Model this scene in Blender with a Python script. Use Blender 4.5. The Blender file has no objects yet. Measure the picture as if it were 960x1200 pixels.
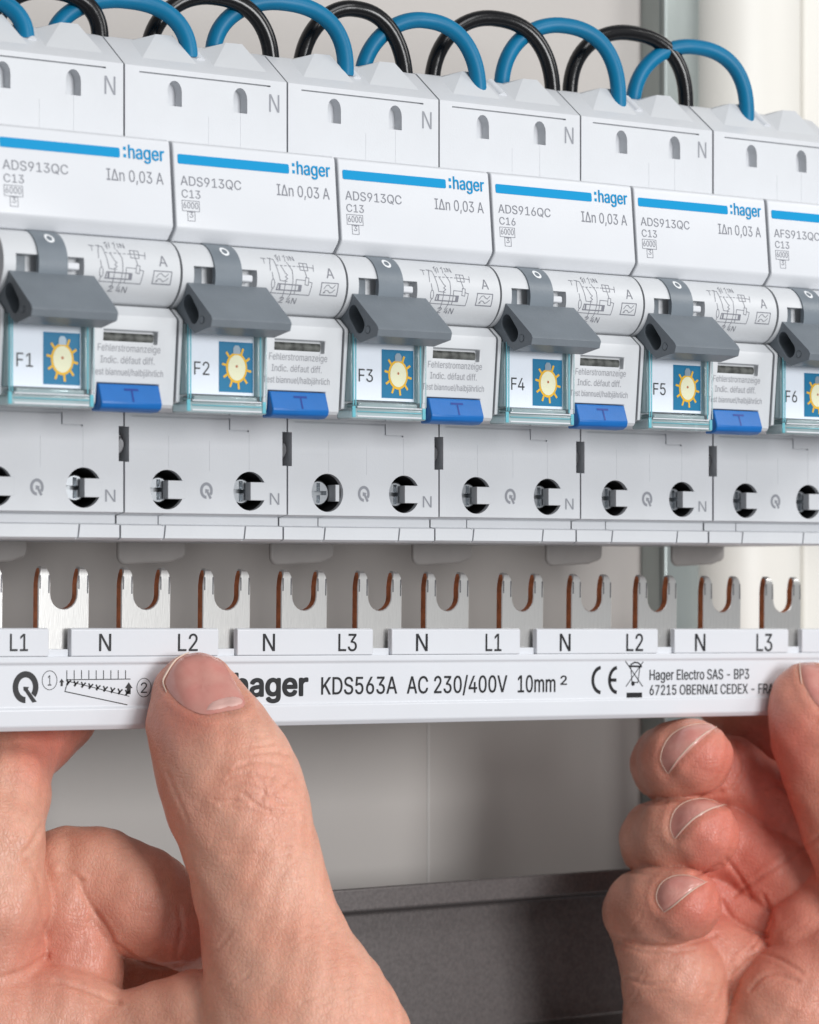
import bpy, bmesh, math, random
import numpy as np
from mathutils import Vector, Matrix

random.seed(7)
S = 0.001                      # everything below is written in millimetres
sc = bpy.context.scene
COL = sc.collection

# ------------------------------------------------------------------ camera
TH = math.radians(36.0); CT, ST = math.cos(TH), math.sin(TH)
FPX, D0, R0, HOR = 3589.0, 542.0, -41.8, 675.0      # focal length in photo pixels, distance, offset, horizon row
cam_d = bpy.data.cameras.new("camera"); cam = bpy.data.objects.new("camera", cam_d); COL.objects.link(cam)
fw, rt = Vector((ST, CT, 0)), Vector((CT, -ST, 0))
cam.location = (fw * -D0 + rt * -R0) * S
cam.rotation_euler = (math.pi / 2, 0, -TH)
cam_d.sensor_fit = 'HORIZONTAL'; cam_d.sensor_width = 36.0
cam_d.lens = 36.0 * FPX / 960.0
cam_d.shift_y = (HOR - 600.0) / 960.0
cam_d.clip_start = 0.01; cam_d.clip_end = 20.0
cam_d.dof.use_dof = True; cam_d.dof.focus_distance = 0.590; cam_d.dof.aperture_fstop = 38.0
sc.camera = cam

# ------------------------------------------------------------------ world, lamps, exposure
w = bpy.data.worlds.new("World"); sc.world = w; w.use_nodes = True
bg = w.node_tree.nodes["Background"]; bg.inputs[0].default_value = (0.93, 0.96, 1.0, 1); bg.inputs[1].default_value = 0.28

def lamp(name, loc, target, size, power, color=(1, 1, 1), size_y=None):
    l = bpy.data.lights.new(name, 'AREA'); l.energy = power; l.size = size; l.color = color
    if size_y: l.shape = 'RECTANGLE'; l.size_y = size_y
    o = bpy.data.objects.new(name, l); COL.objects.link(o)
    o.location = loc
    o.rotation_euler = (Vector(target) - Vector(loc)).to_track_quat('-Z', 'Y').to_euler()
    return o
lamp("softbox_key", (0.10, -0.85, 0.80), (0.08, 0.03, 0.02), 0.45, 3.8, (0.99, 0.995, 1.0))
lamp("softbox_side", (0.75, -0.50, 0.50), (0.08, 0.03, 0.0), 0.30, 1.8, (1.0, 0.985, 0.96))
lamp("softbox_front", (0.16, -1.05, 0.11), (0.08, 0.08, -0.05), 0.36, 8.0, (0.99, 0.995, 1.0))

vs = sc.view_settings; vs.view_transform = 'Standard'; vs.look = 'None'; vs.exposure = 0.0; vs.gamma = 1.0
vs.use_curve_mapping = False

# ------------------------------------------------------------------ photo pixel <-> place
def X_at(u, Y):                # where a photo column meets the upright plane at depth Y
    q = (u - 480.0) / FPX
    return (q * (D0 + CT * Y) + ST * Y - R0) / (CT - ST * q)
def depth_of(X, Y): return D0 + ST * X + CT * Y
def on_plane(u, v, Y):
    X = X_at(u, Y); return X, (HOR - v) * depth_of(X, Y) / FPX
PITCH = 35.6
def B(u, v, Y, k=1):           # the same in the local millimetres of breaker k (F1 is k = -1)
    X, Z = on_plane(u, v, Y); return X - k * PITCH, Z

# ------------------------------------------------------------------ materials
MAT = {}
def mat(name, col, rough=0.45, metal=0.0, bump=0.0, bscale=900.0, var=0.0, vscale=60.0, sss=0.0, trans=0.0, ior=1.46,
        coat=0.0, stretch=None, rvar=0.0, col2=None, spec=0.5):
    m = bpy.data.materials.new(name); m.use_nodes = True
    nt = m.node_tree; b = nt.nodes["Principled BSDF"]
    b.inputs["Base Color"].default_value = (*col, 1); b.inputs["Roughness"].default_value = rough
    b.inputs["Metallic"].default_value = metal; b.inputs["IOR"].default_value = ior
    b.inputs["Specular IOR Level"].default_value = spec
    b.inputs["Coat Weight"].default_value = coat
    b.inputs["Transmission Weight"].default_value = trans
    if sss:
        b.inputs["Subsurface Weight"].default_value = sss
        b.inputs["Subsurface Radius"].default_value = (1, 0.9, 0.8); b.inputs["Subsurface Scale"].default_value = 0.0012
    tc = nt.nodes.new("ShaderNodeTexCoord"); mp = nt.nodes.new("ShaderNodeMapping")
    nt.links.new(tc.outputs["Object"], mp.inputs[0])
    if stretch: mp.inputs["Scale"].default_value = stretch
    if var or rvar:
        n = nt.nodes.new("ShaderNodeTexNoise"); n.inputs["Scale"].default_value = vscale; n.inputs["Detail"].default_value = 5
        nt.links.new(mp.outputs[0], n.inputs["Vector"])
        if var:
            mx = nt.nodes.new("ShaderNodeMix"); mx.data_type = 'RGBA'
            c2 = col2 or tuple(c * (1 - var) for c in col)
            mx.inputs["A"].default_value = (*col, 1); mx.inputs["B"].default_value = (*c2, 1)
            rp = nt.nodes.new("ShaderNodeMapRange"); rp.inputs[1].default_value = 0.35; rp.inputs[2].default_value = 0.68
            nt.links.new(n.outputs["Fac"], rp.inputs[0]); nt.links.new(rp.outputs[0], mx.inputs["Factor"])
            nt.links.new(mx.outputs["Result"], b.inputs["Base Color"])
        if rvar:
            r2 = nt.nodes.new("ShaderNodeMapRange"); r2.inputs[3].default_value = rough - rvar; r2.inputs[4].default_value = rough + rvar
            nt.links.new(n.outputs["Fac"], r2.inputs[0]); nt.links.new(r2.outputs[0], b.inputs["Roughness"])
    if bump:
        n2 = nt.nodes.new("ShaderNodeTexNoise"); n2.inputs["Scale"].default_value = bscale; n2.inputs["Detail"].default_value = 4
        nt.links.new(mp.outputs[0], n2.inputs["Vector"])
        bp = nt.nodes.new("ShaderNodeBump"); bp.inputs["Strength"].default_value = 1.0; bp.inputs["Distance"].default_value = bump * S
        nt.links.new(n2.outputs["Fac"], bp.inputs["Height"]); nt.links.new(bp.outputs[0], b.inputs["Normal"])
    MAT[name] = m
    return m
mat("breaker_plastic", (0.65, 0.665, 0.69), 0.42, bump=0.02, bscale=2600, var=0.05, vscale=70, rvar=0.09)
mat("cover_plastic", (0.68, 0.695, 0.725), 0.34, bump=0.012, bscale=2600, var=0.03, vscale=60, rvar=0.09)
mat("front_plastic", (0.62, 0.635, 0.655), 0.40, bump=0.02, bscale=2600, var=0.04, vscale=70, rvar=0.09)
mat("grey_plastic", (0.175, 0.20, 0.225), 0.38, bump=0.05, bscale=2400, var=0.12, vscale=120)
mat("strip_plastic", (0.185, 0.215, 0.245), 0.36, bump=0.03, bscale=2400, var=0.12, vscale=200)
mat("blue_plastic", (0.003, 0.14, 0.47), 0.40, bump=0.02, bscale=2000, var=0.1, vscale=150)
mat("blue_mark", (0.003, 0.04, 0.26), 0.4)
mat("hager_blue", (0.0, 0.275, 0.56), 0.55, spec=0.2)
mat("grey_print", (0.20, 0.205, 0.235), 0.5)
mat("light_grey_print", (0.27, 0.275, 0.30), 0.5)
mat("black_print", (0.012, 0.012, 0.014), 0.42)
mat("white_print", (0.8, 0.82, 0.84), 0.5)
mat("engraved_grey", (0.27, 0.28, 0.31), 0.5)
mat("card_white", (0.82, 0.84, 0.90), 0.55)
mat("card_blue", (0.005, 0.17, 0.33), 0.5)
mat("lamp_yellow", (0.85, 0.47, 0.02), 0.5)
mat("lamp_cream", (0.84, 0.80, 0.55), 0.5)
mat("lamp_red", (0.75, 0.12, 0.02), 0.5)
mat("lamp_grey", (0.35, 0.42, 0.48), 0.3, metal=0.4)
def clear(name, tint, body, gloss, solid):
    """clear moulding: light passes straight through, tinted; a glossy skin; a little milky body"""
    m = bpy.data.materials.new(name); m.use_nodes = True; nt = m.node_tree; nt.nodes.clear()
    out = nt.nodes.new("ShaderNodeOutputMaterial"); tr = nt.nodes.new("ShaderNodeBsdfTransparent"); tr.inputs[0].default_value = (*tint, 1)
    df = nt.nodes.new("ShaderNodeBsdfTranslucent"); df.inputs[0].default_value = (*body, 1)
    d2 = nt.nodes.new("ShaderNodeBsdfDiffuse"); d2.inputs[0].default_value = (*body, 1)
    gl = nt.nodes.new("ShaderNodeBsdfGlossy"); gl.inputs["Roughness"].default_value = 0.08
    fr = nt.nodes.new("ShaderNodeFresnel"); fr.inputs[0].default_value = gloss
    m0 = nt.nodes.new("ShaderNodeMixShader"); m0.inputs[0].default_value = 0.85; nt.links.new(df.outputs[0], m0.inputs[1]); nt.links.new(d2.outputs[0], m0.inputs[2])
    m1 = nt.nodes.new("ShaderNodeMixShader"); m1.inputs[0].default_value = solid; nt.links.new(tr.outputs[0], m1.inputs[1]); nt.links.new(m0.outputs[0], m1.inputs[2])
    m2 = nt.nodes.new("ShaderNodeMixShader"); nt.links.new(fr.outputs[0], m2.inputs[0]); nt.links.new(m1.outputs[0], m2.inputs[1]); nt.links.new(gl.outputs[0], m2.inputs[2])
    nt.links.new(m2.outputs[0], out.inputs[0]); MAT[name] = m
clear("clear_plastic", (0.985, 0.995, 1.0), (0.8, 0.9, 0.95), 1.12, 0.0)
clear("cyan_edge", (0.90, 0.98, 0.99), (0.78, 0.96, 0.99), 1.55, 0.40)
clear("cyan_deep", (0.55, 0.88, 0.94), (0.30, 0.78, 0.88), 1.5, 0.55)
mat("dark_hole", (0.02, 0.02, 0.022), 0.6)  # black that stands for the shade inside openings
mat("indicator_drum", (0.13, 0.135, 0.125), 0.5, var=0.85, vscale=650)
mat("screw_metal", (0.62, 0.65, 0.68), 0.30, metal=1.0, rvar=0.1, vscale=600, var=0.3)
mat("tinned", (0.72, 0.71, 0.69), 0.33, metal=0.85, bump=0.010, bscale=1500, var=0.12, vscale=700, rvar=0.07, stretch=(3.0, 1.0, 0.35))
mat("copper", (0.74, 0.24, 0.10), 0.38, metal=0.45, bump=0.03, bscale=1800, var=0.5, vscale=500)
mat("busbar_plastic", (0.70, 0.715, 0.75), 0.30, bump=0.008, bscale=1500, var=0.03, vscale=40)
mat("wire_black", (0.003, 0.003, 0.004), 0.24, bump=0.03, bscale=700)
mat("wire_blue", (0.001, 0.165, 0.33), 0.42, bump=0.03, bscale=700, var=0.12, vscale=120, spec=0.3)
mat("wall_paint", (0.51, 0.48, 0.455), 0.45, bump=0.03, bscale=500, var=0.06, vscale=14)
mat("seam", (0.62, 0.60, 0.58), 0.4)
mat("galvanised", (0.40, 0.44, 0.43), 0.42, metal=0.85, var=0.3, vscale=55, rvar=0.12, stretch=(1, 1, 0.25))
mat("cream_plastic", (0.80, 0.775, 0.72), 0.42, var=0.03, vscale=20)
mat("rail_steel", (0.165, 0.148, 0.145), 0.46, metal=0.45, bump=0.05, bscale=1900, var=0.26, vscale=1300, rvar=0.06)
mat("coin_mark", (0.13, 0.13, 0.14), 0.4, metal=0.6)
mat("screw_dark", (0.24, 0.24, 0.25), 0.22, metal=1.0)
mat("clip_plastic", (0.40, 0.375, 0.36), 0.45, var=0.15, vscale=120)

# ------------------------------------------------------------------ mesh helpers (millimetres in, metres out)
class MB:
    def __init__(s): s.v = []; s.f = []; s.m = []
    def add(s, vs_, fs, m=0):
        n = len(s.v); s.v += [tuple(p) for p in vs_]; s.f += [tuple(i + n for i in f) for f in fs]; s.m += [m] * len(fs); return s
    def box(s, x0, x1, y0, y1, z0, z1, m=0):
        return s.add([(x0,y0,z0),(x1,y0,z0),(x1,y1,z0),(x0,y1,z0),(x0,y0,z1),(x1,y0,z1),(x1,y1,z1),(x0,y1,z1)],
                     [(0,3,2,1),(4,5,6,7),(0,1,5,4),(1,2,6,5),(2,3,7,6),(3,0,4,7)], m)
    def prism_x(s, prof, x0, x1, m=0):           # prof: closed (y,z) loop
        n = len(prof)
        a = sum(prof[i][0]*prof[(i+1) % n][1] - prof[(i+1) % n][0]*prof[i][1] for i in range(n))
        if a < 0: prof = prof[::-1]
        vv = [(x0, y, z) for y, z in prof] + [(x1, y, z) for y, z in prof]
        ff = [tuple(range(n))[::-1], tuple(range(n, 2*n))] + [(i, (i+1) % n, n + (i+1) % n, n + i) for i in range(n)]
        return s.add(vv, ff, m)
    def prism_y(s, prof, y0, y1, m=0, mside=None):   # prof: closed (x,z) loop; y0 is the front
        n = len(prof)
        a = sum(prof[i][0]*prof[(i+1) % n][1] - prof[(i+1) % n][0]*prof[i][1] for i in range(n))
        if a < 0: prof = prof[::-1]
        vv = [(x, y0, z) for x, z in prof] + [(x, y1, z) for x, z in prof]
        s.add(vv, [tuple(range(n)), tuple(range(n, 2*n))[::-1]], m)
        base = len(s.v) - 2*n
        for i in range(n):
            s.f.append((base+(i+1) % n, base+i, base+n+i, base+n+(i+1) % n)); s.m.append(m if mside is None else mside)
        return s
    def tube(s, pts, r, seg=14, m=0, caps=True):
        P = [Vector(p) for p in pts]; n = len(P); up = None; rings = []
        for i in range(n):
            t = (P[min(i+1, n-1)] - P[max(i-1, 0)]).normalized()
            if up is None:
                up = t.orthogonal().normalized()
            up = (up - t * up.dot(t)).normalized(); side = t.cross(up)
            rr = r[i] if isinstance(r, (list, tuple)) else r
            rings.append([P[i] + (up * math.cos(2*math.pi*j/seg) + side * math.sin(2*math.pi*j/seg)) * rr for j in range(seg)])
        base = len(s.v)
        for ring in rings: s.v += [tuple(p) for p in ring]
        for i in range(n-1):
            for j in range(seg):
                a = base + i*seg + j; b = base + i*seg + (j+1) % seg
                s.f.append((a, b, b+seg, a+seg)); s.m.append(m)
        if caps:
            s.f.append(tuple(base + j for j in range(seg))[::-1]); s.m.append(m)
            s.f.append(tuple(base + (n-1)*seg + j for j in range(seg))); s.m.append(m)
        return s
    def mesh(s, name, mats, smooth=35):
        me = bpy.data.meshes.new(name)
        me.from_pydata([(x*S, y*S, z*S) for x, y, z in s.v], [], s.f)
        for mm in (mats if isinstance(mats, (list, tuple)) else [mats]): me.materials.append(MAT[mm] if isinstance(mm, str) else mm)
        if len(me.materials) > 1: me.polygons.foreach_set("material_index", s.m)
        me.update()
        if smooth:
            me.polygons.foreach_set("use_smooth", [True]*len(me.polygons)); me.set_sharp_from_angle(angle=math.radians(smooth))
        return me
    def build(s, name, mats, parent=None, loc=None, bevel=0, seg=2, smooth=35):
        return link(name, s.mesh(name, mats, smooth), parent, loc, bevel, seg)
def link(name, me, parent=None, loc=None, bevel=0, seg=2):
    o = bpy.data.objects.new(name, me); COL.objects.link(o)
    if parent: o.parent = parent
    if loc: o.location = [c*S for c in loc]
    if bevel:
        b = o.modifiers.new("bevel", 'BEVEL'); b.width = bevel*S; b.segments = seg; b.limit_method = 'ANGLE'; b.angle_limit = math.radians(28)
        b.harden_normals = False
    return o
def empty(name, loc, label, cat, group=None, rot=None):
    o = bpy.data.objects.new(name, None); COL.objects.link(o); o.location = [c*S for c in loc]; o.empty_display_size = 0.005
    if rot: o.rotation_euler = rot
    return tag(o, label, cat, group)
def tag(o, label=None, cat=None, group=None, kind=None):
    if label: o["label"] = label
    if cat: o["category"] = cat
    if group: o["group"] = group
    if kind: o["kind"] = kind
    return o
def baked(o):                                   # apply the modifiers of o, in place
    dg = bpy.context.evaluated_depsgraph_get(); dg.update()
    me = bpy.data.meshes.new_from_object(o.evaluated_get(dg)); old = o.data
    o.modifiers.clear(); o.data = me; bpy.data.meshes.remove(old); return o
def cut(o, cutter):                              # subtract an MB from o
    c = cutter.build("cutter", "dark_hole", smooth=0)
    if o.parent: c.parent = o.parent
    m = o.modifiers.new("cut", 'BOOLEAN'); m.operation = 'DIFFERENCE'; m.object = c; m.solver = 'EXACT'; m.use_self = True
    baked(o); me = c.data; bpy.data.objects.remove(c); bpy.data.meshes.remove(me)
    o.data.polygons.foreach_set("use_smooth", [True]*len(o.data.polygons)); o.data.set_sharp_from_angle(angle=math.radians(30))
    return o
def circle(cx, cz, r, n=24, a0=0, a1=2*math.pi, rz=None):
    rz = rz or r
    full = abs(a1 - a0 - 2*math.pi) < 1e-6
    return [(cx + r*math.cos(a0+(a1-a0)*i/(n if full else n-1)), cz + rz*math.sin(a0+(a1-a0)*i/(n if full else n-1))) for i in range(n)]

# ---- flat printing: lettering and line art lying a hair proud of a surface y = surf(z)
_tx = {}
import os
FONT = None
try:                                             # the sans-serif that ships with Blender itself
    FONT = bpy.data.fonts.load(os.path.join(bpy.utils.system_resource('DATAFILES', path='fonts'), 'Inter.woff2'))
except Exception:
    FONT = None
from mathutils.geometry import interpolate_bezier, delaunay_2d_cdt
def fill_outlines(cv):
    """the glyph outlines, each filled on its own (outlines of one letter may overlap) with its holes"""
    loops = []
    for sp in cv.splines:
        bp = sp.bezier_points; n = len(bp); pts = []
        if n:
            for i in range(n):
                p, q = bp[i], bp[(i+1) % n]
                straight = (p.handle_right-p.co).length < 1e-5 and (q.handle_left-q.co).length < 1e-5
                seg = [p.co] if straight or (p.co-q.co).length < 0.01 else interpolate_bezier(p.co, p.handle_right, q.handle_left, q.co, 5)[:-1]
                pts += [(v.x, v.y) for v in seg]
        else: pts = [(p.co.x, p.co.y) for p in sp.points]
        cl = []
        for p in pts:
            if not cl or math.hypot(p[0]-cl[-1][0], p[1]-cl[-1][1]) > 1e-5: cl.append(p)
        if len(cl) > 2: loops.append((sum(cl[i-1][0]*cl[i][1]-cl[i][0]*cl[i-1][1] for i in range(len(cl)))/2, cl))
    # constrained triangulation of all outlines; a triangle is ink where the winding number is not zero
    P = [p for _, l in loops for p in l]; E = []; b = 0
    for _, l in loops: E += [(b+i, b+(i+1) % len(l)) for i in range(len(l))]; b += len(l)
    vo, _, fo, *_r = delaunay_2d_cdt([Vector(p) for p in P], E, [], 0, 1e-6)
    V = np.array([(v.x, v.y) for v in vo]); F = [tuple(f) for f in fo]
    C = np.array([V[list(f)].mean(0) for f in F]); wn = np.zeros(len(F), int)
    for _, l in loops:
        L = np.array(l); A = L; Bq = np.roll(L, -1, axis=0)
        for (x0, y0), (x1, y1) in zip(A, Bq):
            cr = (x1-x0)*(C[:, 1]-y0) - (C[:, 0]-x0)*(y1-y0)
            wn += ((y0 <= C[:, 1]) & (y1 > C[:, 1]) & (cr > 0)).astype(int) - ((y0 > C[:, 1]) & (y1 <= C[:, 1]) & (cr < 0)).astype(int)
    out = []
    for f, wv in zip(F, wn):
        if wv == 0: continue
        p, q, r = (V[i] for i in f[:3]); ar = (q[0]-p[0])*(r[1]-p[1])-(r[0]-p[0])*(q[1]-p[1])
        if abs(ar) > 1e-10: out.append(f if ar > 0 else f[::-1])
    return [(float(x), float(y), 0) for x, y in V], out
def raw_text(s, bold=0.0):
    bold = 0.0
    key = (s, bold)
    if key not in _tx:
        cu = bpy.data.curves.new("t", 'FONT'); cu.body = s; cu.size = 1.0; cu.resolution_u = 3; cu.offset = bold
        if FONT: cu.font = FONT
        o = bpy.data.objects.new("t", cu); COL.objects.link(o)
        dg = bpy.context.evaluated_depsgraph_get(); dg.update()
        _tx[key] = fill_outlines(o.evaluated_get(dg).to_curve(dg, apply_modifiers=False))
        bpy.data.objects.remove(o); bpy.data.curves.remove(cu)
    return _tx[key]
CAP = None
class Flat:
    def __init__(s, surf=0.0, lift=0.05):
        s.mb = MB(); s.surf = surf if callable(surf) else (lambda z, c=surf: c); s.lift = lift
    def _put(s, pts, faces, m=0):
        s.mb.add([(p[0], s.surf(p[1]) - s.lift - (0.003*p[2] if len(p) > 2 else 0), p[1]) for p in pts], faces, m)
    def poly(s, pts, m=0):
        n = len(pts); a = sum(pts[i][0]*pts[(i+1) % n][1] - pts[(i+1) % n][0]*pts[i][1] for i in range(n))
        if a < 0: pts = pts[::-1]
        s._put(pts, [tuple(range(n))], m); return s
    def rect(s, x0, x1, z0, z1, m=0): return s.poly([(x0,z0),(x1,z0),(x1,z1),(x0,z1)], m)
    def stroke(s, pts, wd, m=0, closed=False, step=0.7):
        if closed: pts = list(pts) + [pts[0]]
        for (ax, az), (bx, bz) in zip(pts[:-1], pts[1:]):
            L = math.hypot(bx-ax, bz-az)
            if L < 1e-6: continue
            dx, dz = (bx-ax)/L, (bz-az)/L; nx, nz = -dz*wd/2, dx*wd/2
            ex, ez = dx*wd*0.3, dz*wd*0.3
            k = max(1, int(L/step + 0.5)); P = []; F = []
            for i in range(k+1):
                t = i/k; x = ax-ex + (bx-ax+2*ex)*t; z = az-ez + (bz-az+2*ez)*t
                P += [(x-nx, z-nz), (x+nx, z+nz)]
                if i: F.append((2*i-2, 2*i, 2*i+1, 2*i-1))
            s._put(P, F, m)
        return s
    def ring(s, cx, cz, r, wd, m=0, a0=0, a1=2*math.pi, rz=None, n=28):
        rz = rz or r
        P = []; F = []
        for i in range(n+1):
            a = a0 + (a1-a0)*i/n
            P += [(cx+(r-wd/2)*math.cos(a), cz+(rz-wd/2)*math.sin(a)), (cx+(r+wd/2)*math.cos(a), cz+(rz+wd/2)*math.sin(a))]
            if i: F.append((2*i-2, 2*i-1, 2*i+1, 2*i))
        s._put(P, F, m); return s
    def text(s, string, x0, x1, z0, cap, bold=0.0, m=0, shear=0.0):
        global CAP
        if CAP is None:
            vv, _ = raw_text("H"); CAP = max(p[1] for p in vv) - min(p[1] for p in vv)
        vv, ff = raw_text(string, bold)
        mx0 = min(p[0] for p in vv); mx1 = max(p[0] for p in vv)
        sx = (x1-x0)/(mx1-mx0); sz = cap/CAP
        e = max(bold, 0.0)*cap*1.3; l0 = s.lift       # heavier letters: overlaid copies, each a hair further out
        for i, (ox, oz) in enumerate([(0, 0)] if e == 0 else [(-e, 0), (e, 0), (0, -e*0.8), (0, e*0.8), (-e*.7, -e*.6), (e*.7, e*.6), (-e*.7, e*.6), (e*.7, -e*.6)]):
            s.lift = l0 + 0.01*i
            s._put([(x0 + e + (px-mx0)*sx*(1-2*e/(x1-x0)) + ox, z0 + py*sz + oz, ly) for px, py, ly in vv], ff, m)
        s.lift = l0; return s
    def build(s, name, mats, parent=None):
        return s.mb.build(name, mats, parent, smooth=0)

# ------------------------------------------------------------------ setting: enclosure wall, rails, upright, duct
WALL_Y = 104.0
m_ = MB().box(-260, 900, WALL_Y, WALL_Y+8, -330, 330)
wall = m_.build("wall", "wall_paint"); tag(wall, kind='structure')
xs = X_at(502, WALL_Y)
MB().box(xs-0.25, xs+0.25, WALL_Y-0.15, WALL_Y+0.5, -330, -25).build("seam", "seam", wall)

def hat_rail(name, zc, label, y0, x0=-150, x1=300, hh=0.0):
    """35 mm top-hat rail: flanges towards the room, web set back"""
    t = 1.3; d = 7.5
    p = [(y0, zc+17.5), (y0, zc+12.6), (y0+d, zc+11.2), (y0+d, zc-11.2), (y0, zc-12.6), (y0, zc-17.5),
         (y0+t, zc-17.5), (y0+t, zc-13.6), (y0+d+t, zc-12.4), (y0+d+t, zc+12.4), (y0+t, zc+13.6), (y0+t, zc+17.5)]
    p = [(y, z - hh if z < zc else z) for y, z in p]
    o = MB().prism_x(p, x0, x1).build(name, "rail_steel", bevel=0.5, seg=3)
    return tag(o, label, "rail") if label else tag(o, kind='structure')
hat_rail("mounting_rail", 53.0, None, 60.0)
xr, zr = on_plane(560, 1031, 66.0)
hat_rail("mounting_rail", zr-17.5, "bare dark steel mounting rail below the busbar, empty of devices", 66.0, hh=5.0)

# galvanised upright that carries the rails, white duct standing beyond it
xa, xb = X_at(779, 95), X_at(824, 95)
up = MB().box(xa, xb, 95, 96.5, -330, 330).box(xa, xa+1.5, 96.5, WALL_Y, -330, 330).box(xb-1.5, xb, 96.5, WALL_Y, -330, 330)
o = up.build("upright", "galvanised", bevel=0.6, seg=3); tag(o, "galvanised steel upright profile on the back wall beside the white duct", "upright")
duct = MB(); pts = []
xd0 = X_at(828, 92); xd1 = X_at(940, 92); cx = (xd0+xd1)/2; rr = (xd1-xd0)/2
sec = [(cx + rr*math.cos(a), 97 - 13*math.sin(a)) for a in [math.pi*(1 - i/28) for i in range(29)]]
n = len(sec)
duct.add([(x, y, -330) for x, y in sec] + [(x, y, 330) for x, y in sec] + [(xd0, WALL_Y, -330), (xd1, WALL_Y, -330), (xd0, WALL_Y, 330), (xd1, WALL_Y, 330)],
         [(i, i+1, n+i+1, n+i) for i in range(n-1)] + [(2*n, 0, n, 2*n+2), (n-1, 2*n+1, 2*n+3, 2*n-1)])
o = duct.build("cable_duct", "cream_plastic"); tag(o, "cream rounded cable duct standing upright beside the galvanised upright", "cable duct")
o = MB().box(xd1+0.6, xd1+170, 92, WALL_Y-0.5, -330, 330).build("side_panel", "cream_plastic", bevel=1.0)
tag(o, "flat cream panel standing to the right of the rounded duct", "panel")

# ------------------------------------------------------------------ breaker
W0, W1 = 0.2, PITCH - 0.2
BR, BYC, BZC = 6.2, 3.4, 53.5
def plate_y(z): return -0.6 + (z-62.0)/(77.3-62.0)*1.4
def low_y(z): return -1.7 + (45.3-z)/(45.3-30.3)*1.3
def barrel_y(z):
    q = BR*BR - (z-BZC)**2
    return BYC - math.sqrt(max(q, 0.01))
Z4 = lambda z: z

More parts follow.
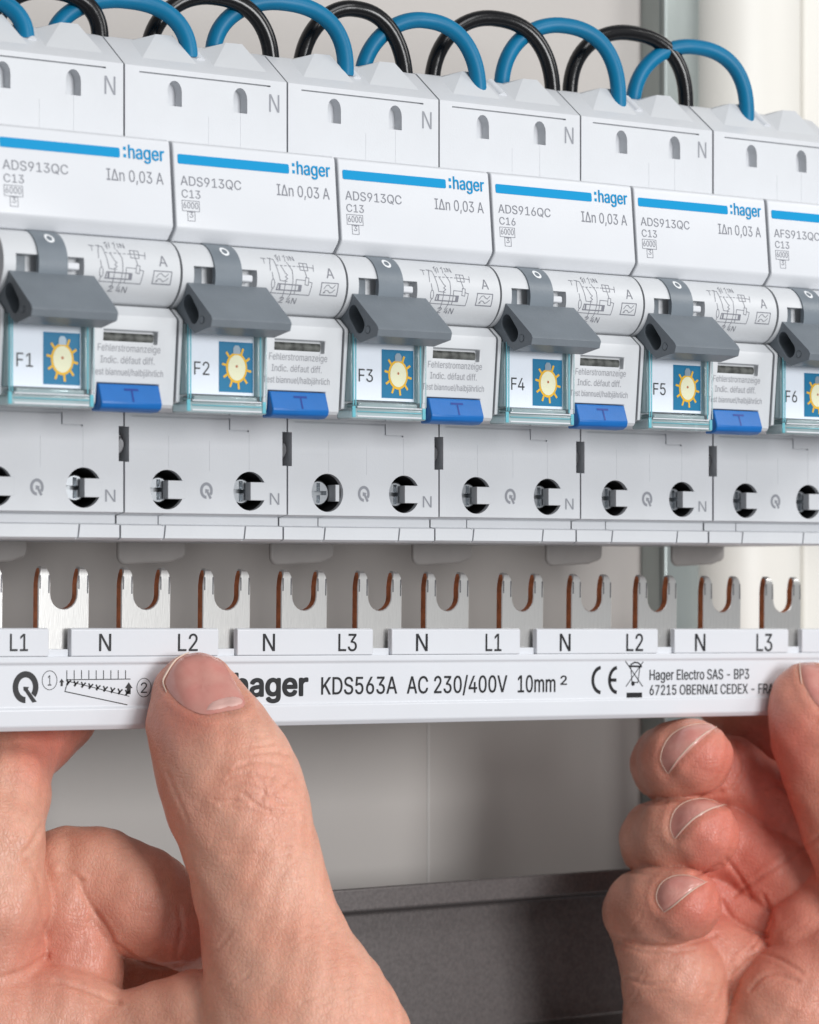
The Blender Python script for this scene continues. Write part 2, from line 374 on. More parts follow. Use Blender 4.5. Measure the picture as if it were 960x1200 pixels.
def make_breaker(k, amp, code, fno, first_screw):
    root = empty("circuit_breaker", (k*PITCH, 0, 6.6), "tmp", "circuit breaker", "row of circuit breakers on the mounting rail")
    off = Matrix.Translation((0, 0, -6.6*S))
    P = {}
    # --- body -------------------------------------------------------
    prof = [(17,29.9),(17,11.6),(20.0,11.1),(20.0,9.6),(18.4,9.3),(18.4,7.0),(19.4,6.6),(58.5,6.6),(58.5,100.4),(26.5,99.6),(24.6,99.0),(17,93),(17,76.2),
            (3.2,76.2),(3.2,30.6),(6,29.9)]
    body = MB().prism_x(prof, W0, W1).build("body", "breaker_plastic", root)
    c = MB()
    hx = [B(384, 578, 17)[0], B(474, 578, 17)[0]]; hz = 15.9
    for x in hx: c.prism_y(circle(x, hz, 3.65, 32), 10, 30)
    ax = [B(392, 130, 17)[0], B(463.5, 139, 17)[0]]
    for x in ax:
        z0 = 86.3
        c.prism_y([(x-1.55, z0), (x+1.55, z0), (x+1.55, z0+2.6)] + circle(x, z0+2.6, 1.55, 9, 0, math.pi, rz=2.1)[1:-1] + [(x-1.55, z0+2.6)], 10, 19.4)
    c.box(3.2, 31.8, 10, 17.9, 91.75, 92.05)                      # slot under the upper edge
    c.box(-2, 1.05, 10, 25, 20.8, 27.2); c.box(35.6-1.15, 40, 10, 25, 20.8, 27.2)   # side notches
    xm = B(452, 500, 17)[0]; xn = B(473, 505, 17)[0]
    c.box(1.6, xm, 10, 17.5, 29.0, 29.35); c.box(xm-0.2, xm+0.12, 10, 17.5, 26.9, 29.35); c.box(xm-0.2, xn, 10, 17.5, 26.9, 27.25)
    c.box(xn-0.05, xn+0.05, 10, 17.05, 12.2, 26.8); c.box(18.2, 18.3, 10, 17.05, 19.5, 25)
    c.box(hx[0]+0.2, hx[0]+0.3, 10, 17.05, 19.8, 25.8); c.box(1.5, 8.8, 10, 17.05, 23.0, 23.1)
    c.box(18.0, 18.1, 10, 17.05, 78, 85); c.box(ax[1]-0.05, ax[1]+0.05, 10, 17.05, 78, 86.1)
    for x in (9.0, 26.5):                                        # splits of the lower lip
        c.add(*skew(x, 0.35, 17.5, 19.2, 6.0, 9.5))
    c.box(8.9, 9.15, 17.5, 20.5, 9.2, 11.4)
    cut(body, c); body.data.transform(off)
    P['hx'] = hx
    MB().box(ax[1]-1.5, ax[1]-0.45, 18.9, 19.3, 86.35, 87.3).build("peep_hole_shade", "dark_hole", root).data.transform(off)  # solid black block in place of the shade in a small hole
    MB().box(ax[0]-1.5, ax[0]-1.0, 18.9, 19.3, 86.35+0.5, 87.1).build("peep_hole_shade", "dark_hole", root).data.transform(off)
    # terminals: black liners stand for the shade inside, plus screws and white guard tabs
    for i, x in enumerate(hx):
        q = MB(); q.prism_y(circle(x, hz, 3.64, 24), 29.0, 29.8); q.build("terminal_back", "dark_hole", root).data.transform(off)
        sv = MB().tube([(x, 17.9, hz), (x, 23, hz), (x, 28.9, hz)], 3.55, 28, caps=False); sv.build("terminal_shade", "dark_hole", root).data.transform(off)
        t = MB(); t.tube([(x-0.7, 28.9, hz), (x-0.7, 19.6, hz), (x-0.7, 19.1, hz)], [2.6, 2.6, 2.2], 22)
        scw = t.build("terminal_screw", "screw_metal", root)
        cc = MB().box(x-0.7-1.9, x-0.7+1.9, 18, 20.6, hz-0.4, hz+0.4).box(x-0.7-0.4, x-0.7+0.4, 18, 20.6, hz-1.9, hz+1.9)
        cut(scw, cc); scw.data.transform(off)
        tb = MB()
        if first_screw and i == 0: tb.box(x+1.3, x+2.6, 18.6, 20.4, hz-1.5, hz+1.5); tb.box(x+2.0, x+3.8, 19.0, 20.0, hz-1.2, hz+1.2)
        else: tb.box(x+0.15, x+3.9, 16.97, 18.9, hz-1.7, hz+1.7)
        tb.build("guard_tab", "breaker_plastic", root, bevel=0.1).data.transform(off)
    sm = MB(); sm.tube([(-1.2, 24.5, 24), (-1.2, 19.4, 24), (-1.2, 18.7, 24), (-1.2, 18.25, 24), (-1.2, 18.1, 24), (-1.2, 18.3, 24), (-1.2, 19.6, 24)], [2.25, 2.25, 2.15, 1.95, 1.7, 1.5, 1.35], 26)
    s_ = sm.build("clip_screw", "screw_dark", root); s_.data.transform(off)
    # --- wedges of the upper wire entries -----------------------------
    for x0, x1 in ((5.2, 17.2), (20.6, 32.6)):
        wd = MB()
        z = lambda y: 93 + (y-17)*6.0/7.6
        xp = x0 + 0.74*(x1-x0)
        V = [(x0, 19.4, z(19.4)-0.05), (x1, 19.4, z(19.4)-0.05), (x0+0.3, 24.4, z(24.4)-0.1), (xp-3.0, 24.2, z(24.2)+1.9), (xp+0.6, 24.2, z(24.2)+2.0), (x1+0.2, 26, 99.3),
             (x0+0.3, 26.4, 99.0), (xp-3.0, 26.4, z(24.2)+1.9), (xp+0.6, 26.4, z(24.2)+2.0)]
        wd.add(V, [(0, 1, 4, 3), (0, 3, 2), (2, 3, 7, 6), (3, 4, 8, 7), (4, 1, 5), (4, 5, 8), (0, 2, 6), (1, 0, 6, 5)])
        wd.build("entry_ramp", "front_plastic", root, smooth=0).data.transform(off)
    gb = MB(); gb.tube([(18.9, 21.4, 95.7), (18.9, 25.6, 99.0)], 1.15, 14); g = gb.build("entry_collar", "cover_plastic", root)
    g.data.transform(off)
    # --- cover plate ---------------------------------------------------
    top = 77.3
    pr = [(2.2, top+0.1), (1.55, top), (plate_y(76.6)+0.12, top-0.35), (plate_y(76.0), 76.0), (plate_y(61.9), 61.9), (plate_y(61.9)+0.35, 61.2), (1.3, 59.5), (3.4, 59.4), (3.4, top-0.2)]
    cp = MB().prism_x(pr, W0+0.12, W1-0.12).build("cover_plate", "cover_plastic", root, bevel=0.28, seg=3); cp.data.transform(off)
    # --- barrel ----------------------------------------------------------
    zs = [47.5 + (59.7-47.5)*i/22 for i in range(23)]
    brl = MB().prism_x([(barrel_y(z), z) for z in zs] + [(3.4, 59.7), (3.4, 47.5)], W0+0.05, W1-0.05).build("barrel", "front_plastic", root)
    cut(brl, MB().box(2.6, 15.9, -6, -0.3, 51.9, 54.9)); brl.data.transform(off)
    MB().box(12.4, 15.2, -2.55, -0.2, 52.7, 54.0).build("barrel_tongue", "cover_plastic", root, bevel=0.3).data.transform(off)
    MB().box(2.7, 5.4, -0.9, -0.25, 52.0, 54.8).build("barrel_slot", "grey_plastic", root, bevel=0.1).data.transform(off)
    MB().box(W1-0.5, W1-0.28, barrel_y(53.5)-0.03, -2.0, 52, 55).v
    # --- toggle ------------------------------------------------------------
    cs = [(-2.75,51.9), (-10.5,45.6), (-10.95,44.9), (-10.5,43.6), (-5.2,42.7), (0.9,46.6), (1.1,49.0)]
    tg = MB().prism_x(cs, 1.2, 17.9).build("toggle", "grey_plastic", root)
    sl = MB(); dy, dz = -0.76, -0.65
    hole = []
    cA, cB = (-2.9, 48.3), (-5.0, 45.9); r_ = 1.5; ang = math.atan2(cB[1]-cA[1], cB[0]-cA[0])
    for i in range(9): a = ang + math.pi/2 + math.pi*i/8; hole.append((cA[0]+r_*math.cos(a), cA[1]+r_*math.sin(a)))
    for i in range(9): a = ang - math.pi/2 + math.pi*i/8; hole.append((cB[0]+r_*math.cos(a), cB[1]+r_*math.sin(a)))
    sl.prism_x(hole, -1, 7.5)
    sl.prism_x([( -7.6+0.78*math.cos(t), 44.95+0.78*math.sin(t)) for t in [2*math.pi*i/16 for i in range(16)]], -1, 1.32)
    cut(tg, sl)
    bm = tg.modifiers.new("bevel", 'BEVEL'); bm.width = 0.5*S; bm.segments = 4; bm.limit_method = 'ANGLE'; bm.angle_limit = math.radians(28)
    tg.data.transform(off)
    q = MB(); q.prism_x([(-7.6+0.62*math.cos(t), 44.95+0.62*math.sin(t)) for t in [2*math.pi*i/16 for i in range(16)]], 1.12, 1.5)
    q.build("pin", "grey_plastic", tg).data.transform(off)
    xs0 = B(604.8, 312, 1.4, 2)[0]; xs1 = B(631.9, 314, 1.4, 2)[0]
    st = MB(); n = 18; zz = [50.2 + (59.5-50.2)*i/n for i in range(n+1)]
    st.add([(xs0, barrel_y(z)-0.42, z) for z in zz] + [(xs1, barrel_y(z)-0.42, z) for z in zz] + [(xs0, barrel_y(z)+0.6, z) for z in zz] + [(xs1, barrel_y(z)+0.6, z) for z in zz],
           [(i, n+1+i, n+2+i, i+1) for i in range(n)] + [(2*n+2+i, i, i+1, 2*n+3+i) for i in range(n)] + [(n+1+i, 3*n+3+i, 3*n+4+i, n+2+i) for i in range(n)])
    st.build("strip", "strip_plastic", tg).data.transform(off)
    fo = Flat(lambda z: barrel_y(z)-0.45, 0.05); fo.ring((xs0+xs1)/2+0.2, 58.0, 0.72, 0.38, rz=0.62)
    fo.build("off_mark", "white_print", tg).data.transform(off)
    # --- front panel ------------------------------------------------------
    XW = B(672.5, 450, -2, 2)[0] + 0.25
    fp = [(1.0, 47.4), (-1.5, 45.5), (-1.7, 45.0), (low_y(30.2), 30.2), (low_y(30.2)+0.5, 29.6), (4, 29.5), (4, 47.4)]
    pan = MB().prism_x(fp, XW, W1-0.05).build("front_panel", "front_plastic", root)
    ix0, iz1 = B(681, 415.8, -1.5, 2); ix1, iz0 = B(732, 430.5, -1.5, 2); iz0 = iz1 - 2.35
    bx0, bx1 = B(676, 480, -1.2, 2)[0], B(733, 480, -1.2, 2)[0]
    cut(pan, MB().box(ix0, ix1, -4, -0.1, iz0, iz1).box(bx0-0.15, bx1+0.15, -4, 1.6, 29, 33.7))
    bm = pan.modifiers.new("bevel", 'BEVEL'); bm.width = 0.16*S; bm.segments = 2; bm.limit_method = 'ANGLE'; bm.angle_limit = math.radians(35)
    pan.data.transform(off)
    dr = MB().tube([(ix0+0.3, 0.55, (iz0+iz1)/2), (ix1-0.3, 0.55, (iz0+iz1)/2)], 1.0, 16)
    dr.build("indicator", "indicator_drum", root).data.transform(off)
    rim = MB().prism_x([(1.0, 47.4), (-1.5, 45.5), (-1.7, 45.0), (low_y(30.8), 30.8), (4, 30.3), (4, 47.4)], W0+0.05, 1.0)
    rim.build("side_rim", "front_plastic", root, bevel=0.12).data.transform(off)
    MB().box(1.0, XW, 2.2, 4, 30.4, 47.4).build("window_bed", "front_plastic", root).data.transform(off)
    # test button
    tb = MB().prism_x([(-1.0, 33.5), (-2.2, 30.2), (-1.9, 29.3), (-0.9, 28.8), (1.5, 28.7), (1.5, 33.5)], bx0, bx1)
    t_ = tb.build("test_button", "blue_plastic", root, bevel=0.25); t_.data.transform(off)
    xc = (bx0+bx1)/2 + 0.3
    fm = Flat(lambda z: -1.0 - (33.5-z)/(33.5-30.2)*1.2, 0.06); fm.rect(xc-1.5, xc+1.4, 32.35, 32.75); fm.rect(xc-0.18, xc+0.18, 30.4, 32.4)
    fm.build("button_mark", "blue_mark", t_).data.transform(off)
    # clear label window: front pane, walls, thick foot
    gx0, gx1 = 1.15, XW-0.7
    gl = MB(); gl.box(gx0, gx1, -2.75, -2.05, 32.2, 44.8)
    gw = gl.build("label_window", "clear_plastic", root, bevel=0.15); gw.data.transform(off)
    ge = MB().box(gx0, gx0+1.0, -2.0, 2.0, 32.2, 44.8).build("window_wall", "cyan_edge", gw, bevel=0.3, seg=3); ge.data.transform(off)
    ge = MB().box(gx1-1.45, gx1, -2.0, 2.0, 32.2, 44.8).build("window_wall", "cyan_edge", gw, bevel=0.3, seg=3); ge.data.transform(off)
    gf = MB().box(gx0-0.3, gx1, -2.9, 2.0, 29.0, 31.0).box(gx0+1.6, gx1-1.7, -2.5, 1.6, 31.15, 32.1)
    gf.build("window_foot", "cyan_edge", gw, bevel=0.35, seg=3).data.transform(off)
    for xx in (gx0-0.02, gx0+0.5, gx1-1.5, gx1-0.28):
        MB().box(xx, xx+0.28, -3.0, -2.8, 31.4, 44.6).build("window_edge_glint", "cyan_deep" if xx < gx1-1 else "cyan_edge", gw, bevel=0.08).data.transform(off)  # added strips colour in the cyan-white glints along the window's edges
    for zz_, hh in ((29.3, 0.3), (30.2, 0.22), (31.0, 0.25)):
        MB().box(gx0+0.9, gx1-1.2, -3.12, -2.92, zz_, zz_+hh).build("foot_glint", "cover_plastic" if hh > 0.24 else "cyan_deep", gw, bevel=0.08).data.transform(off)  # highlight lines of the clear foot, put on as coloured strips
    for xx in (gx0-0.2, gx1-1.0):
        MB().box(xx, xx+0.75, -3.1, -2.92, 29.2, 31.3).build("foot_corner", "cyan_deep", gw, bevel=0.1).data.transform(off)
    # label card behind it
    Yc = -1.0
    cx0, cx1 = gx0+1.15, gx1-1.6
    card = MB().box(cx0, cx1, Yc, Yc+0.25, 32.4, 44.9).build("label_card", "card_white", root); card.data.transform(off)
    sx0, sz1 = B(623.5, 426, Yc, 2); sx1, sz0 = B(658, 475.5, Yc, 2); sz1 = sz0 + 9.0
    f2 = Flat(Yc, 0.05); f2.rect(sx0, sx1, sz0, sz1, 0); f2.build("card_square", "card_blue", card).data.transform(off)
    mx, mz = (sx0+sx1)/2+0.1, (sz0+sz1)/2-0.1
    f3 = Flat(Yc, 0.1)
    f3.poly(circle(mx, mz, 2.25, 26, rz=2.75), 0)
    for i in range(10):
        a = 2*math.pi*(i+0.5)/10 + 0.16
        if abs(a - math.pi/2) < 0.45: continue
        f3.stroke([(mx+2.3*math.cos(a), mz+2.8*math.sin(a)), (mx+3.0*math.cos(a), mz+3.75*math.sin(a))], 0.42)
    f3.build("lamp_print", "lamp_yellow", card).data.transform(off)
    f4 = Flat(Yc, 0.15); f4.poly(circle(mx, mz, 1.85, 26, rz=2.3), 0); f4.poly(circle(mx, mz+0.25, 0.26, 12), 1); f4.poly([(mx-0.75, mz+2.5), (mx+0.75, mz+2.5), (mx+0.75, mz+3.5), (mx+0.35, mz+4.0), (mx-0.35, mz+4.0), (mx-0.75, mz+3.5)], 2)
    f4.build("lamp_print", ["lamp_cream", "lamp_red", "lamp_grey"], card).data.transform(off)
    nx0, nz0 = B(598.5, 455.5, Yc, 2); nx1, _ = B(614, 455, Yc, 2)
    f5 = Flat(Yc, 0.05); f5.text(fno, nx0, nx1, nz0, 2.35, 0.0); f5.build("number_print", "black_print", card).data.transform(off)
    # --- printing on the cover -------------------------------------------
    Yp = 0.2
    pl = Flat(plate_y, 0.06)
    x0, z1 = B(402.5, 197.7, Yp); x1, _ = B(523.7, 210, Yp); z0 = z1 - 1.75
    r = 0.35
    pl.poly(circle(x0+r, z0+r, r, 6, math.pi, 1.5*math.pi) + circle(x1-r, z0+r, r, 6, 1.5*math.pi, 2*math.pi) + circle(x1-r, z1-r, r, 6, 0, math.pi/2) + circle(x0+r, z1-r, r, 6, math.pi/2, math.pi))
    hx0, hz0 = B(533, 220.4, Yp); hx1, _ = B(568.5, 224, Yp)
    pl.rect(hx0-1.15, hx0-0.6, hz0+1.35, hz0+1.95); pl.rect(hx0-1.15, hx0-0.6, hz0+0.05, hz0+0.65)
    pl.text("hager", hx0-0.15, hx1, hz0, 2.35, 0.018)
    pl.build("logo_print", "hager_blue", root).data.transform(off)
    tx = Flat(plate_y, 0.06)
    def T(f, s, u0, u1, vb, vt, Y, kk, bold=0.0, m=0):
        a, zb = B(u0, vb, Y, kk); b, _ = B(u1, vb, Y, kk); _, zt = B(u0, vt, Y, kk); f.text(s, a, b, zb, zt-zb, bold, m)
    T(tx, amp, 404.6, 470.5, 233.2, 222.6, Yp, 1, -0.012)
    T(tx, code, 405.2, 425.5, 247.4, 238.2, Yp, 1, -0.012)
    T(tx, "I\u0394n 0,03 A", 509.4, 566.6, 244.4, 231.6, Yp, 1, -0.012)
    T(tx, "6000", 406.5, 422.5, 259.6, 252.2, Yp, 1, -0.02)
    T(tx, "3", 412.6, 416.6, 270.2, 264.0, Yp, 1, -0.02)
    a = B(405.2, 250.6, Yp); b = B(423.8, 262.0, Yp); tx.stroke([(a[0], a[1]), (b[0], a[1]), (b[0], a[1]-1.85), (a[0], a[1]-1.85)], 0.10, closed=True)
    a2 = B(410.8, 262.4, Yp); b2 = B(418.6, 273, Yp); tx.stroke([(a2[0], a[1]-1.95), (b2[0], a[1]-1.95), (b2[0], a[1]-3.6), (a2[0], a[1]-3.6)], 0.10, closed=True)
    tx.build("rating_print", "grey_print", root).data.transform(off)
    # --- circuit diagram on the barrel --------------------------------------
    dg_ = Flat(barrel_y, 0.05); Yb = -2.3
    def Q(px, py): return B(390+px/4.8, 290+py/4.8, Yb)
    def L(*pts, wd=0.13): dg_.stroke([Q(*p) for p in pts], wd)
    L((540,190),(545,150),(555,120)); L((540,120),(570,128),(575,165),(588,245),(625,250)); L((505,120),(530,124)); L((518,122),(516,150))
    L((548,200),(552,240)); L((552,285),(545,310),(745,325),(755,258),(735,252)); dg_.ring(*Q(552,262), 0.35, 0.12, rz=0.85)
    L((592,140),(600,110)); L((605,135),(612,105)); L((630,140),(637,112)); L((590,110),(600,100)); L((628,112),(640,104))
    L((600,165),(618,205)); L((618,205),(628,215),(616,225),(628,235),(614,245)); L((616,245),(612,320),(608,345)); L((636,145),(655,190),(655,250),(648,320),(638,345))
    for q0 in range(575, 700, 22): L((q0,160+(q0-575)*0.07),(q0+12,161+(q0-575)*0.07))
    L((700,148),(740,152),(738,192),(698,188),(700,148)); L((700,168),(740,172)); L((720,150),(718,190)); L((740,172),(770,178)); L((772,160),(766,195))
    L((720,192),(728,230)); L((722,228),(738,232),(735,272),(718,268),(722,228)); L((672,240),(718,245)); L((672,240),(668,320))
    L((578,262),(700,272),(698,302),(572,294),(578,262), wd=0.2)
    a_ = Q(583,264); b_ = Q(592,295); dg_.rect(a_[0], b_[0], b_[1], a_[1]); a_ = Q(684,270); b_ = Q(697,300); dg_.rect(a_[0], b_[0], b_[1], a_[1])
    def TQ(s, x0, x1, yb, yt): 
        p0 = Q(x0, yb); p1 = Q(x1, yb); p2 = Q(x0, yt); dg_.text(s, p0[0], p1[0], p0[1], p2[1]-p0[1])
    TQ("2", 598, 622, 362, 332); TQ("4N", 638, 688, 366, 336); TQ("N", 662, 682, 135, 108); TQ("1", 586, 594, 128, 104); TQ("3", 645, 656, 133, 110)
    TQ("A", 832, 872, 232, 176)
    L((806,256),(892,262),(888,328),(801,322),(806,256), wd=0.18)
    L((818,290),(830,272),(842,270),(852,282),(862,288),(876,272)); L((816,312),(828,298),(840,300),(850,312),(862,308),(876,294)); L((820,312),(826,308)) 
    dg_.build("diagram_print", "grey_print", root).data.transform(off)
    # --- notice on the front panel -----------------------------------------------
    no = Flat(low_y, 0.06); Yl = -1.3
    T(no, "Fehlerstromanzeige", 675.2, 734.0, 438.4, 431.0, Yl, 2, -0.012)
    T(no, "Indic. d\u00e9faut diff.", 678.2, 729.0, 451.0, 443.6, Yl, 2, -0.012)
    T(no, "Test biannuel/halbj\u00e4hrlich", 670.2, 737.5, 463.2, 456.2, Yl, 2, -0.012)
    no.build("notice_print", "light_grey_print", root).data.transform(off)
    # --- marks on the terminal shoulders ------------------------------------------
    sh = Flat(17.0, 0.05)
    T(sh, "N", 495.6, 506.0, 594.0, 580.8, 17, 1, -0.02)
    qx, qz = B(426.5, 579, 17); sh.ring(qx, qz+0.15, 1.1, 0.55, a0=-0.2*math.pi, a1=1.5*math.pi, rz=1.25)
    sh.poly([(qx-0.25, qz+0.45), (qx+0.65, qz+0.3), (qx+0.42, qz+0.05), (qx+1.15, qz-1.2), (qx+0.7, qz-1.45), (qx+0.02, qz-0.2), (qx-0.25, qz-0.35)])
    s2 = Flat(17.0, 0.05); T(s2, "N", 495.0, 506.0, 149.6, 129.6, 17, 1, -0.025); s2.build("upper_terminal_print", "engraved_grey", root).data.transform(off)
    sh.build("terminal_print", "engraved_grey", root).data.transform(off)
    # --- rail foot below ---------------------------------------------------------
    foot = MB(); rnd = random.Random(k+5)
    xa_, za_ = B(327, 645, 50, 1); xb_, zb_ = B(402, 668, 50, 1)
    pr = [(xa_, 7.5), (xa_, 2.2)] + circle(xa_+1.8, 2.0, 1.8, 6, math.pi, 1.45*math.pi) + [(xa_+5, 0.5+rnd.uniform(-.3,.3)), (xb_-3.5, 1.0+rnd.uniform(-.4,.4))] + circle(xb_-1.6, 2.9, 1.6, 6, 1.5*math.pi, 2*math.pi) + [(xb_, 7.5)]
    foot.prism_y([(x_, z_ + (2.0 if z_ < 7 else 0)) for x_, z_ in pr], 53, 54).build("rail_foot", "clip_plastic", root, bevel=0.8, seg=3).data.transform(off)
    return root

def skew(x, wdt, y0, y1, z0, z1):
    """a thin slanting slit"""
    s = 0.45
    V = [(x, y0, z0), (x+wdt, y0, z0), (x+wdt, y1, z0), (x, y1, z0), (x+s, y0, z1), (x+s+wdt, y0, z1), (x+s+wdt, y1, z1), (x+s, y1, z1)]
    return V, [(0,3,2,1),(4,5,6,7),(0,1,5,4),(1,2,6,5),(2,3,7,6),(3,0,4,7)]

def children(o): return [c for c in COL.objects if c.parent == o]
def copy_tree(o, parent=None):
    kids = children(o)
    c = o.copy(); COL.objects.link(c); c.parent = parent
    for ch in kids: copy_tree(ch, c)
    return c
def retext(root, f):      # replaces the flat print meshes that differ on one breaker
    off = Matrix.Translation((0, 0, -6.6*S))
    for ch in children(root):
        base = ch.name.split('.')[0]
        if base in f:
            fl, mats = f[base]; ch.data = fl.mb.mesh(base, mats, 0); ch.data.transform(off)
        for g in children(ch):
            base = g.name.split('.')[0]
            if base in f:
                fl, mats = f[base]; g.data = fl.mb.mesh(base, mats, 0); g.data.transform(off)
def rating_flat(amp, code, wide=True):
    Yp = 0.2; tx = Flat(plate_y, 0.06)
    def T(f, s, u0, u1, vb, vt):
        a, zb = B(u0, vb, Yp); b, _ = B(u1, vb, Yp); _, zt = B(u0, vt, Yp); f.text(s, a, b, zb, zt-zb, -0.012)
    T(tx, amp, 404.6, 470.5, 233.2, 222.6); T(tx, code, 405.2, 425.5, 247.4, 238.2); T(tx, "I\u0394n 0,03 A", 509.4, 566.6, 244.4, 231.6)
    T(tx, "6000", 406.5, 422.5, 259.6, 252.2); T(tx, "3", 412.6, 416.6, 270.2, 264.0)
    a = B(405.2, 250.6, Yp); b = B(423.8, 262.0, Yp); tx.stroke([(a[0], a[1]), (b[0], a[1]), (b[0], a[1]-1.85), (a[0], a[1]-1.85)], 0.10, closed=True)
    a2 = B(410.8, 262.4, Yp); b2 = B(418.6, 273, Yp); tx.stroke([(a2[0], a[1]-1.95), (b2[0], a[1]-1.95), (b2[0], a[1]-3.6), (a2[0], a[1]-3.6)], 0.10, closed=True)
    return tx
def number_flat(t):
    Yc = -1.0; nx0, nz0 = B(598.5, 455.5, Yc, 2); nx1, _ = B(614, 455, Yc, 2)
    f5 = Flat(Yc, 0.05); f5.text(t, nx0, nx1, nz0, 2.35); return f5
proto = make_breaker(-1, "ADS913QC", "C13", "F1", False)
info = [(0, "ADS913QC", "C13", "F2"), (1, "ADS913QC", "C13", "F3"), (2, "ADS916QC", "C16", "F4"), (3, "ADS913QC", "C13", "F5"), (4, "AFS913QC", "C13", "F6")]
proto["label"] = "white circuit breaker with card F1 behind its clear window"
for k, amp, code, fno in info:
    c = copy_tree(proto); c.location = (k*PITCH*S, 0, 6.6*S)
    retext(c, {"number_print": (number_flat(fno), "black_print")})
    if amp != "ADS913QC": retext(c, {"rating_print": (rating_flat(amp, code), "grey_print")})
    jr_ = random.Random(k*11+3); c.location.z += jr_.uniform(-0.12, 0.12)*S; c.location.y += jr_.uniform(-0.1, 0.1)*S
    for ch in children(c):
        if ch.name.startswith("label_card"): ch.location = (jr_.uniform(-0.05, 0.25)*S, 0, jr_.uniform(-0.25, 0.2)*S)
    c["label"] = "white circuit breaker with card %s behind its clear window" % fno
    if fno == "F3":        # its first terminal stands open and shows the screw
        tabs = [t for t in children(c) if t.name.startswith("guard_tab")]
        t = min(tabs, key=lambda q: q.data.vertices[0].co.x)
        hx0 = B(384, 578, 17)[0]; hz = 15.9
        tb = MB().box(hx0+2.3, hx0+3.2, 17.6, 20.4, hz-1.6, hz+1.6).box(hx0+2.9, hx0+3.9, 18.4, 20.0, hz-1.3, hz+1.3)
        t.data = tb.mesh("guard_tab", "breaker_plastic"); t.data.transform(Matrix.Translation((0, 0, -6.6*S)))

# ------------------------------------------------------------------ jumper wires
def wire(color, us, ue, vpeak, Ys, Ye, label, zs=97.0, ze=95.5, r=1.45, power=0.86):
    Xs, Xe = X_at(us, Ys), X_at(ue, Ye)
    um = (us+ue)/2; Xm, Ym = (Xs+Xe)/2, (Ys+Ye)/2
    zt = (HOR - vpeak) * depth_of(Xm, Ym) / FPX - r
    pts = []
    N = 36; jr = random.Random(int(us*7+ue)); j1, j2, j3 = jr.uniform(-0.9, 0.9), jr.uniform(-0.6, 0.6), jr.uniform(-0.05, 0.05)
    for i in range(N+1):
        t = i/N; a = math.pi*t
        cx = (1-math.cos(a))/2
        sx = 0.5 + 0.5*math.copysign(abs(math.cos(math.pi-a))**(1.0 if t < 0.5 else 0.80), math.cos(math.pi-a))
        z0 = zs + (ze-zs)*t
        pts.append((Xs+(Xe-Xs)*sx + j1*math.sin(2*a)*0.6, Ys+(Ye-Ys)*(t*t*(3-2*t)) + j2*math.sin(a), z0 + (zt-z0)*(math.sin(a)**(power+j3+(0.04 if t < 0.5 else -0.02)))))
    o = MB().tube(pts, r, 16).build("jumper_wire", "wire_"+color, smooth=60)
    return tag(o, label, "wire", color + " jumper wires looping over the breakers")
YS, YE = 31.0, 24.0
fn = ["F1", "F2", "F3", "F4", "F5", "F6"]
blue = [(-98, 30, -15), (62, 222, -11), (250, 405, -8), (424, 561, 14), (588, 725, 20), (742, 875, 46)]
blue_l = ["short blue jumper wire whose visible end drops into breaker F1",
          "blue jumper wire looping from breaker F1 to breaker F2", "blue jumper wire looping from breaker F2 to breaker F3",
          "blue jumper wire looping from breaker F3 to breaker F4", "blue jumper wire looping from breaker F4 to breaker F5", "blue jumper wire looping from breaker F5 to breaker F6"]
for (a, b, vp), l in zip(blue, blue_l): wire("blue", a, b, vp, YS, 22.6, l, zs=98.0, ze=96.5, r=1.62)
black = [(-5, 117, -22), (174, 318, -14), (352, 475, 0), (506, 648, 12), (668, 804, 29)]
for (a, b, vp), f in zip(black, fn): wire("black", a, b, vp, YS, 27.0, "black jumper wire looping up over the top of breaker %s" % f, zs=98.0, ze=98.0, r=1.62)

# ------------------------------------------------------------------ busbar
BY = 30.6                       # face of the cover
FY = 33.2                       # face of the fork plates
ROT = math.radians(0.62)
bx0_, bz0_ = on_plane(0, 858, BY)
bar = empty("busbar", (bx0_, BY, bz0_), "white comb busbar strip with metal forks held below the breakers", "busbar", rot=(0, ROT, 0))
def U(u, v, Y=BY):               # photo pixel -> bar-local (x, z) on the plane y = Y of the bar
    X, Z = on_plane(u, v, Y); dx, dz = X-bx0_, Z-bz0_
    c_, s_ = math.cos(ROT), math.sin(ROT)
    return (dx*c_ - dz*s_, dx*s_ + dz*c_)
XL, XR = -40.0, 222.0
zt = U(0, 736)[1]; zl = U(0, 769)[1]; zm = U(0, 779)[1]; zk = U(0, 831)[1]; zb = 0.0
prof = [(0.0, zl-0.15), (0.0, zm+0.25), (0.35, zm-0.1), (0.35, zk+0.1), (-0.1, zk-0.25), (0.0, zb+0.9), (0.7, zb), (12.5, zb), (12.5, zl-0.2), (2.0, zl-0.15)]
MB().prism_x(prof, XL, XR).build("housing", "busbar_plastic", bar, bevel=0.22, seg=3)
